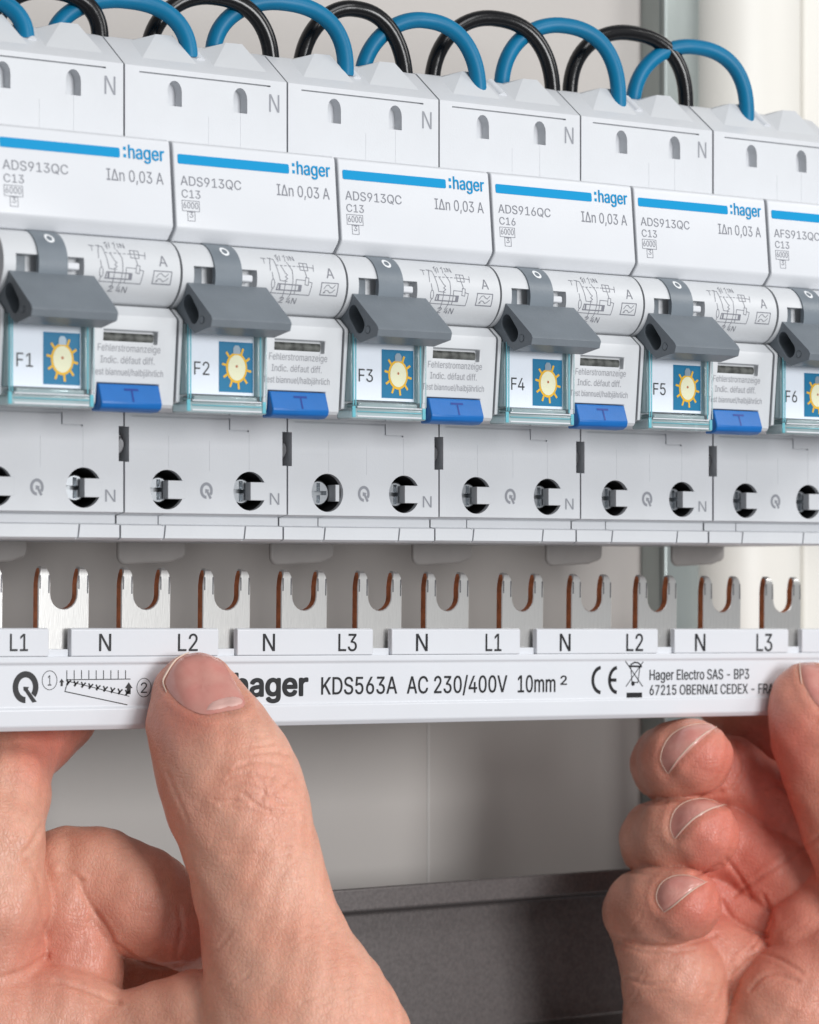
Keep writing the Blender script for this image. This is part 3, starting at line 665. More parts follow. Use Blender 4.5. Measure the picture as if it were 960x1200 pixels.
# slotted upper strip: one plate between every pair of notches
notch = [(58, 84), (257, 279), (438, 460), (610.5, 630), (772, 791.5), (925, 941)]
edges = [(U(a, 750)[0], U(b, 750)[0]) for a, b in notch]
pitch2 = 35.6
ends = [XL] + [e for ab in edges for e in ab] + [XR]
for i in range(0, len(ends), 2):
    a, b = ends[i], ends[i+1]
    p = [(0.15, zl-0.1), (0.15, zt-0.3), (0.55, zt), (1.7, zt), (1.7, zl-0.1)]
    MB().prism_x(p, a, b).build("label_plate", "busbar_plastic", bar, bevel=0.2, seg=3)
for a, b in edges:
    MB().box(a+0.1, b-0.1, 1.0, 2.3, zl-0.3, zl+1.2).build("notch_sill", "busbar_plastic", bar, bevel=0.15)
MB().box(XL, XR, 8.6, 10.2, zl-0.3, zt-0.6).build("rear_plate", "busbar_plastic", bar, bevel=0.2)
# forks
def fork_outline(w_, h, gap, slot, inset=0.0):
    """(x,z) outline: two tines with rounded tips and a U between them"""
    tw = (w_-gap)/2; hw = w_/2 - inset; pts = []
    zb_ = -h
    pts.append((-hw, zb_)); 
    tip = 0.0 - inset*0.6
    def tine(c, half, shoulder):
        r = half*0.54
        return [(c-half, -shoulder), (c-half*0.9, -shoulder+1.1), (c-half*0.78, -shoulder+2.0), (c-r, tip-0.4), (c-r*0.55, tip-0.05), (c+r*0.55, tip-0.05), (c+r, tip-0.4), (c+half*0.78, -shoulder+2.0), (c+half*0.9, -shoulder+1.1), (c+half, -shoulder)]
    c1 = -(gap+tw)/2
    pts += tine(c1, tw/2 - inset, 3.3)
    R = gap/2 + inset; zc = -slot + gap/2
    pts += [(-R - 0.0, zc+1.5)] + [(R*math.cos(a), zc + R*math.sin(a)) for a in [math.pi + math.pi*i/10 for i in range(11)]] + [(R, zc+1.5)]
    pts += tine(-c1, tw/2 - inset, 3.3)
    pts.append((hw, zb_))
    return pts
forks = [(-26, 0), (75, 1), (173.5, 0), (266, 1), (359, 0), (445.5, 1), (527, 0), (613, 1), (696, 0), (771, 1), (849, 0), (918, 1)]
FL = FY - BY
th = 1.75
x75 = [U(u, 690, FY)[0] for u, _ in forks[1:]]
ztip = U(75, 663.5, FY)[1]
Wf, Gp = 10.9, 5.5
of = fork_outline(Wf, 20.5, Gp, 7.9)
oi = fork_outline(Wf, 20.5, Gp, 7.9, 0.18)
fm_ = MB(); n = len(of)
fm_.add([(x, 0.15 if z < -1.25 else (0.4 if z < -0.45 else 0.85), z) for x, z in of] + [(x, 0.0 if z < -1.25 else (0.28 if z < -0.45 else 0.75), z) for x, z in oi] + [(x, th, z) for x, z in of], [], 0)
def ear(vs2):                                # triangulate the concave outline
    from mathutils.geometry import tessellate_polygon
    return [tuple(t) for t in tessellate_polygon([[Vector((x, z, 0)) for x, z in vs2]])]
tri = ear(oi)
def orient(t, pts):
    (a, b, c) = (pts[i] for i in t); ar = (b[0]-a[0])*(c[1]-a[1]) - (c[0]-a[0])*(b[1]-a[1]); return t if ar > 0 else t[::-1]
for t in tri: fm_.f.append(tuple(n+i for i in orient(t, oi))); fm_.m.append(0)
for t in ear(of): fm_.f.append(tuple(2*n+i for i in orient(t, of)[::-1])); fm_.m.append(0)
for i in range(n):
    j = (i+1) % n
    fm_.f.append((i, n+i, n+j, j)[::-1]); fm_.m.append(0)
    tipseg = of[i][1] > -0.5 and of[j][1] > -0.5
    fm_.f.append((i, j, 2*n+j, 2*n+i)[::-1] if False else (2*n+i, 2*n+j, j, i)); fm_.m.append(0 if tipseg else 1)
fork_me = fm_.mesh("fork", ["tinned", "copper"], 30)
bmx = bmesh.new(); bmx.from_mesh(fork_me); bmesh.ops.recalc_face_normals(bmx, faces=bmx.faces); bmx.to_mesh(fork_me); bmx.free()
fork_me.set_sharp_from_angle(angle=math.radians(30))
# coined marks on the tines
mk = MB()
tw = (Wf-Gp)/2; c1 = (Gp+tw)/2
for c in (-c1, c1):
    for sgn in (-1, 1):
        xx = c + sgn*(tw/2-0.42)
        mk.box(xx-0.13, xx+0.13, -0.03, 0.1, -5.0 if sgn > 0 else -4.2, -1.7)
mark_me = mk.mesh("coined_edge", "coin_mark", 0)
xs_f = [x75[0] - 17.8] + x75
for (u, isL), x in zip(forks, xs_f):
    o = link("fork", fork_me, bar, (x, FL + (0.0 if isL else 0.6), ztip))
    mo = link("coined_edge", mark_me, o)
# printing
bp = Flat(0.15, 0.05)
def TB(f, s, u0, u1, vb, vt, bold=0.0, m=0):
    a, z = U(u0, vb); b, _ = U(u1, vb); _, z1 = U(u0, vt); f.text(s, a, b, z, z1-z, bold, m)
for s_, u0, u1 in (("L1", 12, 33), ("N", 116.5, 130.5), ("L2", 209, 232), ("N", 308.5, 322.5), ("L3", 397, 418.5), ("N", 488, 501.5),
                   ("L1", 569.5, 588), ("N", 656.5, 669), ("L2", 734.5, 754), ("N", 815, 827), ("L3", 887, 905.5)):
    TB(bp, s_, u0, u1, 763.0, 742.8, 0.004)
bp.build("position_print", "black_print", bar)
mp_ = Flat(0.35, 0.05)
qx, qz = U(31, 806)
mp_.ring(qx, qz+0.1, 2.1, 1.15, a0=-0.22*math.pi, a1=1.5*math.pi, rz=2.35, n=40)
mp_.poly([(qx-0.45, qz+0.2), (qx+0.75, qz+0.12), (qx+0.45, qz-0.25), (qx+2.35, qz-2.6), (qx+1.45, qz-2.75), (qx-0.05, qz-0.75), (qx-0.42, qz-0.45)])
def ZQ(px, py): return U(px/4.8, 700+py/4.8)
for c_, t_, x0, x1, r_ in (((284,467), "1", 274, 294, 8.2), ((815,508), "2", 797, 832, 8.6)):
    cx_, cz_ = ZQ(*c_); mp_.ring(cx_, cz_, 1.55, 0.12, rz=1.75)
    a = ZQ(x0, c_[1]+30); b = ZQ(x1, c_[1]+30); zz = ZQ(x0, c_[1]-28); mp_.text(t_, a[0], b[0], a[1], zz[1]-a[1], 0.0)
for i in range(9):
    x = 381 + i*41.3; mp_.stroke([ZQ(x, 412), ZQ(x, 458)], 0.16)
    yy = 478 + i*7.4
    mp_.stroke([ZQ(x, yy-14), ZQ(x+8, yy+4), ZQ(x+22, yy-10)], 0.3); mp_.stroke([ZQ(x+8, yy+4), ZQ(x+2, yy+12)], 0.4)
mp_.stroke([ZQ(378, 464), ZQ(738, 460)], 0.16); mp_.stroke([ZQ(378, 470), ZQ(732, 557)], 0.14)
mp_.stroke([ZQ(384, 480), ZQ(370, 530), ZQ(720, 605)], 0.18)
for cx_, y0, y1, hw, hd in ((352, 500, 458, 6, 14), (729, 545, 478, 11, 22)):
    a = ZQ(cx_-hw, y0); b = ZQ(cx_+hw, y0); t0 = ZQ(cx_, y0-(y0-y1)*0.55); tp = ZQ(cx_, y1); l_ = ZQ(cx_-hd, y0-(y0-y1)*0.5); r2 = ZQ(cx_+hd, y0-(y0-y1)*0.5)
    mp_.poly([a, b, (b[0], l_[1]), (r2[0], l_[1]), tp, (l_[0], l_[1]), (a[0], l_[1])])
TB(mp_, "hager", 275.0, 362.5, 816.0, 789.5, 0.045)
ca, cb = U(267, 816), U(272, 816)
mp_.rect(ca[0], cb[0], ca[1], ca[1]+0.8); mp_.rect(ca[0], cb[0], ca[1]+1.8, ca[1]+2.6)
TB(mp_, "KDS563A", 377.5, 466.5, 814.0, 793.8, 0.008); TB(mp_, "AC 230/400V", 478, 595.5, 812.8, 792.8, 0.008); TB(mp_, "10mm", 608, 652, 811.4, 791.6, 0.008)
TB(mp_, "2", 658.0, 665.5, 802.5, 792.0, 0.02)
# CE mark
a = U(706, 797); mp_.ring(a[0]+0.0, a[1], 2.3, 0.75, a0=math.radians(95), a1=math.radians(265), rz=2.6)
a = U(725, 797); mp_.ring(a[0], a[1], 2.2, 0.75, a0=math.radians(95), a1=math.radians(265), rz=2.6); mp_.rect(a[0]-2.0, a[0]-0.3, a[1]-0.35, a[1]+0.35)
# crossed-out bin
def W(px, py): return U(660+px/3.2, 700+py/3.2)
L2 = lambda *p, wd=0.2: mp_.stroke([W(*q) for q in p], wd)
L2((238,240),(302,334)); L2((304,242),(240,334)); L2((258,262),(262,318),(284,320),(292,262)); L2((252,258),(298,260), wd=0.4); L2((258,252),(272,244),(286,246),(296,256), wd=0.3)
mp_.poly(circle(*W(266,324), 0.5, 10)); mp_.rect(W(242,360)[0], W(300,360)[0], W(242,377)[1], W(242,358)[1])
TB(mp_, "Hager Electro SAS - BP3", 762.5, 879, 797.0, 785.0, 0.006); TB(mp_, "67215 OBERNAI CEDEX - FRANCE", 762.5, 927, 814.6, 803.0, 0.006)
mp_.build("maker_print", "black_print", bar)

# ------------------------------------------------------------------ hands: one continuous skin each, grown from tapered bones
CAMP = np.array([c/S for c in cam.location]); RTV = np.array(rt); FWV = np.array(fw)
def V3(u, v, d):                     # photo pixel + distance along the view -> point in the viewing frame (right, up, away)
    return np.array([(u-480.0)*d/FPX, (HOR-v)*d/FPX, d])
def to_world(p):
    p = np.asarray(p); return CAMP + p[..., 0:1]*RTV + p[..., 1:2]*np.array([0, 0, 1.0]) + p[..., 2:3]*FWV
def dbar(u): return depth_of(X_at(u, BY), BY)

class Hand:
    def __init__(s): s.groups = []
    def chain(s, pts, k=2.5, flat=1.0):
        """pts: (u, v, distance, radius in photo pixels)"""
        P = [(V3(u, v, d), r*d/FPX) for u, v, d, r in pts]
        s.groups.append((P, k, flat)); return s
    @staticmethod
    def cone(X, a, ra, b, rb, flat):
        """distance to a tapered capsule; flat < 1 squeezes it along the view"""
        pa0, pa1, pa2 = X[0]-a[0], X[1]-a[1], (X[2]-a[2])/flat
        ba = np.array([b[0]-a[0], b[1]-a[1], (b[2]-a[2])/flat])
        l2 = max(float(ba @ ba), 1e-6)
        h = np.clip((pa0*ba[0] + pa1*ba[1] + pa2*ba[2])/l2, 0, 1)
        q0, q1, q2 = pa0-ba[0]*h, pa1-ba[1]*h, pa2-ba[2]*h
        hs = h*h*(3-2*h)
        return (np.sqrt(q0*q0 + q1*q1 + q2*q2) - (ra + (rb-ra)*(0.5*h+0.5*hs)))*(0.5+0.5*flat)
    @staticmethod
    def smin(a, b, k):
        h = np.maximum(k - np.abs(a-b), 0)/k
        return np.minimum(a, b) - h*h*k*0.25
    def sdf(s, X, crop=True):
        """X: three arrays. Chains blend softly inside, and meet their neighbours in a tight crease"""
        out = np.full(np.broadcast(*X).shape, 30.0, np.float32)
        for P, k, flat in s.groups:
            g = None
            for (a, ra), (b, rb) in zip(P[:-1], P[1:]):
                f = s.cone(X, a, ra, b, rb, flat)
                g = f if g is None else s.smin(g, f, k)
            out = s.smin(out, g.astype(np.float32), s.join)
        return out + s.uneven(X)
    @staticmethod
    def uneven(X):                       # slow unevenness of real flesh
        return 0.16*np.sin(X[0]*0.55+X[1]*0.31)*np.sin(X[1]*0.47-X[2]*0.4+1.3) + 0.07*np.sin(X[0]*1.35-X[1]*0.8+X[2]*0.9)
    join = 0.8
    def mesh(s, lo, hi, h):
        ax = [np.arange(lo[i], hi[i]+h, h, dtype=np.float32) for i in range(3)]
        X = (ax[0][:, None, None], ax[1][None, :, None], ax[2][None, None, :])
        F = np.full(tuple(len(a) for a in ax), 30.0, np.float32)
        for P, k, flat in s.groups:
            pad = 5.0
            mn = np.min([c - r for c, r in P], axis=0) - pad; mx = np.max([c + r for c, r in P], axis=0) + pad
            sl = tuple(slice(max(0, int((mn[i]-lo[i])/h)), max(0, min(len(ax[i]), int((mx[i]-lo[i])/h)+2))) for i in range(3))
            if any(q.stop <= q.start for q in sl): continue
            Xc = (X[0][sl[0]], X[1][:, sl[1]], X[2][:, :, sl[2]])
            g = None
            for (a, ra), (b, rb) in zip(P[:-1], P[1:]):
                f = s.cone(Xc, a, ra, b, rb, flat); g = f if g is None else s.smin(g, f, k)
            F[sl] = s.smin(F[sl], g.astype(np.float32), s.join)
        F += s.uneven(X)
        return surface_nets(F, lo, h)
def surface_nets(F, lo, h):
    neg = F < 0
    nx, ny, nz = F.shape
    acc = np.zeros((nx-1, ny-1, nz-1, 3), np.float32); cnt = np.zeros((nx-1, ny-1, nz-1), np.float32)
    cors = [(i, j, k) for i in (0, 1) for j in (0, 1) for k in (0, 1)]
    sub = lambda A, c: A[c[0]:nx-1+c[0], c[1]:ny-1+c[1], c[2]:nz-1+c[2]]
    act = np.zeros_like(cnt, bool); n0 = sub(neg, (0, 0, 0))
    for c in cors[1:]: act |= sub(neg, c) != n0
    idx = np.argwhere(act); lin = -np.ones(act.shape, np.int64); lin[act] = np.arange(len(idx))
    acc = np.zeros((len(idx), 3)); cnt = np.zeros(len(idx))
    for c in cors:
        for axn in range(3):
            if c[axn]: continue
            c2 = list(c); c2[axn] = 1
            a = F[idx[:, 0]+c[0], idx[:, 1]+c[1], idx[:, 2]+c[2]]; b = F[idx[:, 0]+c2[0], idx[:, 1]+c2[1], idx[:, 2]+c2[2]]
            m = (a < 0) != (b < 0); t = np.where(m, a/np.where(m, a-b, 1), 0)
            p = np.array(c, float)[None, :].repeat(len(idx), 0); p[:, axn] += t
            acc[m] += p[m]; cnt[m] += 1
    V = (idx + acc/cnt[:, None])*h + np.array(lo)
    Q = []
    for axn in range(3):
        o1, o2 = [(1, 2), (2, 0), (0, 1)][axn]
        s0 = [slice(None)]*3; s1 = [slice(None)]*3
        s0[axn] = slice(0, F.shape[axn]-1); s1[axn] = slice(1, None)
        a, b = neg[tuple(s0)], neg[tuple(s1)]
        e = np.argwhere(a != b)
        e = e[(e[:, o1] > 0) & (e[:, o2] > 0) & (e[:, o1] < F.shape[o1]-1) & (e[:, o2] < F.shape[o2]-1)]
        fl = a[e[:, 0], e[:, 1], e[:, 2]]
        def L(d1, d2):
            q = e.copy(); q[:, o1] -= d1; q[:, o2] -= d2; return lin[q[:, 0], q[:, 1], q[:, 2]]
        q = np.stack([L(0, 0), L(1, 0), L(1, 1), L(0, 1)], 1)
        q[~fl] = q[~fl][:, ::-1]
        Q.append(q)
    return V, np.concatenate(Q)

def vnormals(V, Q):
    n = np.cross(V[Q[:, 2]]-V[Q[:, 0]], V[Q[:, 3]]-V[Q[:, 1]])
    N = np.zeros_like(V)
    for i in range(4): np.add.at(N, Q[:, i], n)
    return N/np.maximum(np.linalg.norm(N, axis=1, keepdims=True), 1e-9)
def pix(V): return 480+FPX*V[:, 0]/V[:, 2], HOR-FPX*V[:, 1]/V[:, 2]
def seg_dist(u, v, pl):
    best = np.full(u.shape, 1e9)
    for (x0, y0), (x1, y1) in zip(pl[:-1], pl[1:]):
        dx, dy = x1-x0, y1-y0; t = np.clip(((u-x0)*dx+(v-y0)*dy)/max(dx*dx+dy*dy, 1e-6), 0, 1)
        best = np.minimum(best, np.hypot(u-x0-t*dx, v-y0-t*dy))
    return best

def skin_material(name, base, deep, red):
    m = bpy.data.materials.new(name); m.use_nodes = True; nt = m.node_tree; b = nt.nodes["Principled BSDF"]; N = nt.nodes.new; Lk = nt.links.new
    tc = N("ShaderNodeTexCoord")
    n1 = N("ShaderNodeTexNoise"); n1.inputs["Scale"].default_value = 95; n1.inputs["Detail"].default_value = 4; Lk(tc.outputs["Object"], n1.inputs["Vector"])
    n2 = N("ShaderNodeTexNoise"); n2.inputs["Scale"].default_value = 620; n2.inputs["Detail"].default_value = 5; Lk(tc.outputs["Object"], n2.inputs["Vector"])
    at = N("ShaderNodeAttribute"); at.attribute_name = "flush"
    mr = N("ShaderNodeMapRange"); mr.inputs[1].default_value = 0.36; mr.inputs[2].default_value = 0.66; Lk(n1.outputs["Fac"], mr.inputs[0])
    m1 = N("ShaderNodeMix"); m1.data_type = 'RGBA'; m1.inputs["A"].default_value = (*base, 1); m1.inputs["B"].default_value = (*deep, 1); Lk(mr.outputs[0], m1.inputs["Factor"])
    m2 = N("ShaderNodeMix"); m2.data_type = 'RGBA'; m2.inputs["B"].default_value = (*red, 1); Lk(m1.outputs["Result"], m2.inputs["A"]); Lk(at.outputs["Fac"], m2.inputs["Factor"])
    m3 = N("ShaderNodeMix"); m3.data_type = 'RGBA'; m3.blend_type = 'MULTIPLY'; m3.inputs["Factor"].default_value = 1.0
    r3 = N("ShaderNodeMapRange"); r3.inputs[1].default_value = 0.3; r3.inputs[2].default_value = 0.7; r3.inputs[3].default_value = 0.93; r3.inputs[4].default_value = 1.03; Lk(n2.outputs["Fac"], r3.inputs[0])
    Lk(m2.outputs["Result"], m3.inputs["A"]); Lk(r3.outputs[0], m3.inputs["B"]); Lk(m3.outputs["Result"], b.inputs["Base Color"])
    b.inputs["Subsurface Weight"].default_value = 0.35; b.inputs["Subsurface Radius"].default_value = (1.0, 0.36, 0.2); b.inputs["Subsurface Scale"].default_value = 0.0022
    b.inputs["Roughness"].default_value = 0.38; b.inputs["Specular IOR Level"].default_value = 0.42
    # relief: fine skin cells, stretched furrows, pores
    vo = N("ShaderNodeTexVoronoi"); vo.feature = 'DISTANCE_TO_EDGE'; vo.inputs["Scale"].default_value = 1050; 
    mp = N("ShaderNodeMapping"); mp.inputs["Rotation"].default_value = (0.3, 0.5, 0.5); mp.inputs["Scale"].default_value = (1.5, 1.0, 0.7)
    nd = N("ShaderNodeTexNoise"); nd.inputs["Scale"].default_value = 500; Lk(tc.outputs["Object"], nd.inputs["Vector"])
    va = N("ShaderNodeVectorMath"); va.operation = 'MULTIPLY_ADD'; va.inputs[1].default_value = (0.0012,)*3; Lk(nd.outputs["Color"], va.inputs[0]); Lk(tc.outputs["Object"], va.inputs[2])
    Lk(va.outputs[0], mp.inputs[0]); Lk(mp.outputs[0], vo.inputs["Vector"])
    rv = N("ShaderNodeMapRange"); rv.inputs[1].default_value = 0.0; rv.inputs[2].default_value = 0.18; Lk(vo.outputs["Distance"], rv.inputs[0])
    wv = N("ShaderNodeTexNoise"); wv.inputs["Scale"].default_value = 420; wv.inputs["Detail"].default_value = 6; wv.inputs["Distortion"].default_value = 1.2
    mq = N("ShaderNodeMapping"); mq.inputs["Scale"].default_value = (0.45, 0.45, 2.2); Lk(tc.outputs["Object"], mq.inputs[0]); Lk(mq.outputs[0], wv.inputs["Vector"])
    ad = N("ShaderNodeMath"); ad.operation = 'MULTIPLY_ADD'; ad.inputs[1].default_value = 0.35; Lk(rv.outputs[0], ad.inputs[0]); Lk(wv.outputs["Fac"], ad.inputs[2])
    bp_ = N("ShaderNodeBump"); bp_.inputs["Strength"].default_value = 0.8; bp_.inputs["Distance"].default_value = 0.00016; Lk(ad.outputs[0], bp_.inputs["Height"]); Lk(bp_.outputs[0], b.inputs["Normal"])
    MAT[name] = m
skin_material("skin", (0.74, 0.395, 0.285), (0.70, 0.33, 0.23), (0.64, 0.20, 0.145))
mat("nail", (0.66, 0.32, 0.265), 0.24, sss=0.25, coat=0.25, var=0.10, vscale=260, bump=0.01, bscale=600, col2=(0.62, 0.255, 0.215))
mat("nail_edge", (0.72, 0.55, 0.44), 0.35)
mat("lunula", (0.66, 0.40, 0.35), 0.42)

def make_hand(H, name, label, lo, hi, h, creases, flush, nails, origin, base_flush=0.0):
    V, Q = H.mesh(lo, hi, h)
    N_ = vnormals(V, Q)
    u, v = pix(V); disp = np.zeros(len(V)); fl = np.zeros(len(V))
    facing = np.clip(-(N_*(V/np.linalg.norm(V, axis=1, keepdims=True))).sum(1), 0, 1)
    for pl, wd, dp in creases:
        mnu = min(p[0] for p in pl)-30; mxu = max(p[0] for p in pl)+30; mnv = min(p[1] for p in pl)-30; mxv = max(p[1] for p in pl)+30
        m = (u > mnu) & (u < mxu) & (v > mnv) & (v < mxv) & (facing > 0.05)
        dd = seg_dist(u[m], v[m], pl)
        disp[m] -= dp*np.exp(-(dd/wd)**2) - 0.30*dp*np.exp(-((dd-2.4*wd)/(1.5*wd))**2)
    fl += base_flush
    for (fu, fv, fr, amt) in flush: fl += 1.25*amt*np.exp(-((u-fu)**2+(v-fv)**2)/(fr*fr))
    nail_dat = []
    for nl in nails:                                     # soft groove round each nail
        pl = nl['outline'] + nl['outline'][:1]
        m = (np.abs(u-np.mean([p[0] for p in pl])) < 120) & (np.abs(v-np.mean([p[1] for p in pl])) < 120) & (facing > 0.02)
        dd = seg_dist(u[m], v[m], pl); ins = np.zeros(dd.shape, bool); um, vm = u[m], v[m]
        for (x0, y0), (x1, y1) in zip(pl[:-1], pl[1:]):
            if y0 != y1: ins ^= ((y0 > vm) != (y1 > vm)) & (um < (x1-x0)*(vm-y0)/(y1-y0)+x0)
        if nl['name'] == 'lunula': continue
        disp[m] -= np.where(ins, 0.16*np.minimum(dd/3.0, 1)+0.1, 0.16*np.exp(-(dd/2.6)**2) - 0.18*np.exp(-((dd-9)/5.0)**2)) if True else 0.16*np.exp(-(dd/2.6)**2) - 0.22*np.exp(-((dd-9)/5.0)**2)
    V = V + N_*disp[:, None]
    Wd = to_world(V); org = np.array(origin)
    me = bpy.data.meshes.new(name); me.from_pydata(((Wd-org)*S).tolist(), [], Q.tolist()); me.materials.append(MAT["skin"])
    me.polygons.foreach_set("use_smooth", [True]*len(Q)); me.update()
    a = me.attributes.new("flush", 'FLOAT', 'POINT'); a.data.foreach_set("value", np.clip(fl, 0, 1).astype(np.float32))
    o = link(name, me); o.location = [c*S for c in org]; tag(o, label, "hand")
    def hit(uu, vv, dn, df):                                 # first skin point along a photo pixel
        ds = np.linspace(dn, df, 500); pts = np.array([V3(uu, vv, d) for d in ds]).T
        f = H.sdf((pts[0], pts[1], pts[2])); i = np.argmax(f < 0)
        return None if f[i] >= 0 else V3(uu, vv, ds[i])
    def grad(p):
        g = []
        for i in range(3):
            q = np.array([p, p]).T.copy(); q[i, 0] += 0.3; q[i, 1] -= 0.3; f = H.sdf((q[0], q[1], q[2])); g.append(f[0]-f[1])
        g = np.array(g); return g/np.linalg.norm(g)
    for nl in nails:
        ol = nl['outline']; n = len(ol); c = np.mean(np.array(ol), axis=0); dn, df = nl['range']
        R = 8; rings = []; last = None
        for r in range(R+1):
            t = 1 - r/R; ring = []
            for (pu, pv) in ol:
                uu, vv = c[0]+(pu-c[0])*t, c[1]+(pv-c[1])*t
                p = hit(uu, vv, dn, df)
                tt = t
                while p is None and tt > 0.3: tt -= 0.04; p = hit(c[0]+(pu-c[0])*tt, c[1]+(pv-c[1])*tt, dn, df)
                g = grad(p); lift = nl.get('lift', 0.38)*(1-t**5) - 0.02*(t**5)
                ring.append(p + g*lift)
            rings.append(ring)
        P = np.array([p for ring in rings for p in ring]); W_ = (to_world(P)-org)/1.0
        mb = MB(); mb.v = [tuple(p) for p in W_]
        for r in range(R):
            for i in range(n):
                j = (i+1) % n; mb.f.append((r*n+i, r*n+j, (r+1)*n+j, (r+1)*n+i)); mb.m.append(0)
        no = mb.build(nl['name'], nl.get("mat", "nail"), o, smooth=80)
        bmm = bmesh.new(); bmm.from_mesh(no.data); bmesh.ops.remove_doubles(bmm, verts=bmm.verts, dist=1e-6); bmesh.ops.recalc_face_normals(bmm, faces=bmm.faces); bmm.to_mesh(no.data); bmm.free()
        for key, mt, rad in (('edge', "nail_edge", nl.get('edge_r', 0.22)), ('cuticle', "nail_edge", 0.09)):
            if key in nl:
                pp = []
                for (pu, pv) in nl[key]:
                    p = hit(pu, pv, dn, df)
                    if p is None: continue
                    pp.append(p + grad(p)*0.22)
                if len(pp) > 2:
                    pw = to_world(np.array(pp))-org
                    m_ = len(pw); rr_ = [rad*(0.35+0.65*math.sin(math.pi*(i+0.35)/(m_-0.3))) for i in range(m_)]
                    MB().tube([tuple(q) for q in pw], rr_, 8).build("nail_edge" if key == "edge" else "cuticle", mt, no, smooth=80)
    return o
def smooth_line(pts, n=24, closed=False):
    """Catmull-Rom through photo points"""
    P = [np.array(p, float) for p in pts]; out = []
    m = len(P); segs = m if closed else m-1
    for i in range(segs):
        if closed: a, b, c, d = P[(i-1) % m], P[i], P[(i+1) % m], P[(i+2) % m]
        else: a, b, c, d = P[max(i-1, 0)], P[i], P[i+1], P[min(i+2, m-1)]
        k = max(2, n//segs)
        for j in range(k):
            t = j/k; out.append(tuple(0.5*((2*b) + (c-a)*t + (2*a-5*b+4*c-d)*t*t + (3*b-a-3*c+d)*t**3)))
    if not closed: out.append(tuple(P[-1]))
    return out

# ---- left hand: thumb on the printed face, index finger behind the strip, middle finger curled
dL = dbar(232)
LH = Hand()
LH.chain([(230,812,dL-6.4,47), (236,842,dL-8.6,57.5), (253,880,dL-12.5,69), (270,918,dL-17.5,76), (284,958,dL-20.5,74), (298,1010,dL-23,71), (311,1062,dL-25,72), (324,1115,dL-27,78), (342,1170,dL-29,95), (356,1230,dL-31,122), (366,1330,dL-33,140)], 4.0, 0.80)
dI = dbar(0)
LH.chain([(-70,1260,dI+14,75), (-28,1130,dI+8,76), (-14,1060,dI+5,68), (-6,985,dI+6,55), (2,930,dI+12,53), (8,890,dI+20,50), (38,862,dI+27,46), (72,842,dI+30,40)], 3.0)
LH.chain([(85,1230,dI+18,75), (88,1130,dI+14,52), (76,1062,dI+14,49), (70,1026,dI+17,47)], 2.5)
LH.chain([(78,1022,dI+21,54), (115,1034,dI+18,60), (165,1058,dI+16,61), (212,1082,dI+16,54)], 3.0)
LH.chain([(222,1092,dI+20,48), (250,1105,dI+26,42)], 2.5)
LH.chain([(120,1200,dI+38,50), (165,1162,dI+36,48), (250,1150,dI+34,44)], 2.5)
LH.chain([(-20,1210,dI+6,92), (70,1205,dI+8,72), (110,1230,dI+8,74)], 4.0)
LH.chain([(60,1265,dI+4,72), (170,1232,dL-18,66), (240,1215,dL-22,70), (320,1240,dL-28,90)], 6.0)
rn = random.Random(3)
def sq(pts): return smooth_line(pts, 16)
cre = []
for pl in ([(30,1008),(44,1030),(50,1070),(54,1100)], [(140,1108),(160,1124),(185,1132),(208,1130)], [(96,1032),(84,1024),(70,1020)]): cre.append((sq(pl), 2.6, 0.3))
for pl in ([(268,912),(290,906),(318,910),(340,922)], [(262,926),(284,920),(306,926),(322,938),(346,944)], [(270,940),(296,934),(318,930),(338,914)], [(258,944),(290,950),(330,952),(358,948)],
           [(276,900),(300,892),(330,896)], [(286,930),(300,942),(318,952)], [(322,906),(316,922),(326,940)], [(300,908),(310,922),(306,938)], [(296,884),(320,880),(338,884)], [(300,874),(318,872)], [(248,936),(262,940),(276,938)]):
    cre.append((sq(pl), 2.0, 0.22))
for pl in ([(196,905),(206,930),(220,962)], [(250,986),(290,984),(340,992)], [(262,1002),(310,1000)]): cre.append((sq(pl), 2.2, 0.14))
for i in range(34):      # fine furrows on the back of the thumb
    cu, cv = rn.uniform(250, 400), rn.uniform(980, 1190); a = rn.uniform(-0.9, -0.35); ln = rn.uniform(10, 30)
    cre.append(([(cu-ln*math.cos(a), cv-ln*math.sin(a)), (cu, cv+rn.uniform(-2, 2)), (cu+ln*math.cos(a), cv+ln*math.sin(a))], 1.7, 0.07))
for pl in ([(92,1030),(98,1046),(108,1064),(124,1086),(136,1108)],): cre.append((sq(pl), 2.4, 0.3))
for pl in ([(0,1146),(30,1136),(56,1120)], [(66,1150),(100,1160),(140,1176)], [(210,1066),(212,1090),(206,1122)], [(26,1002),(36,990),(50,966)]): cre.append((sq(pl), 2.4, 0.3))
flushL = [(210,840,45,0.40), (240,800,50,0.35), (90,1110,60,0.35), (215,1100,40,0.55), (60,870,50,0.7), (20,1120,60,0.3), (150,1060,60,0.15), (310,930,40,0.18), (200,950,40,0.25)]
nailL = [dict(name="thumbnail", outline=smooth_line([(214,767),(236,764),(258,772),(272,794),(286,818),(284,829),(262,834),(238,837),(216,828),(200,813),(193,798),(199,780)], 48, True),
              edge=smooth_line([(238,763.5),(222,766),(207,774),(196,790),(192,800),(196,812)], 20), range=(dL-40, dL+6), lift=0.45, edge_r=0.22),
         dict(name="lunula", mat="lunula", outline=smooth_line([(240,834),(262,831),(283,826),(284,819),(272,816),(254,820),(243,826)], 28, True), range=(dL-40, dL+6), lift=0.47)]
lo = V3(-60, 1215, dI+60); lo = (-94.0, -92.0, dL-62.0); hi = (2.0, -9.0, dL+36.0)
org = to_world(V3(330, 1215, dL-25))
make_hand(LH, "hand", "bare left hand pressing its thumb on the printed face of the busbar", lo, hi, 0.45, cre, flushL, nailL, org)

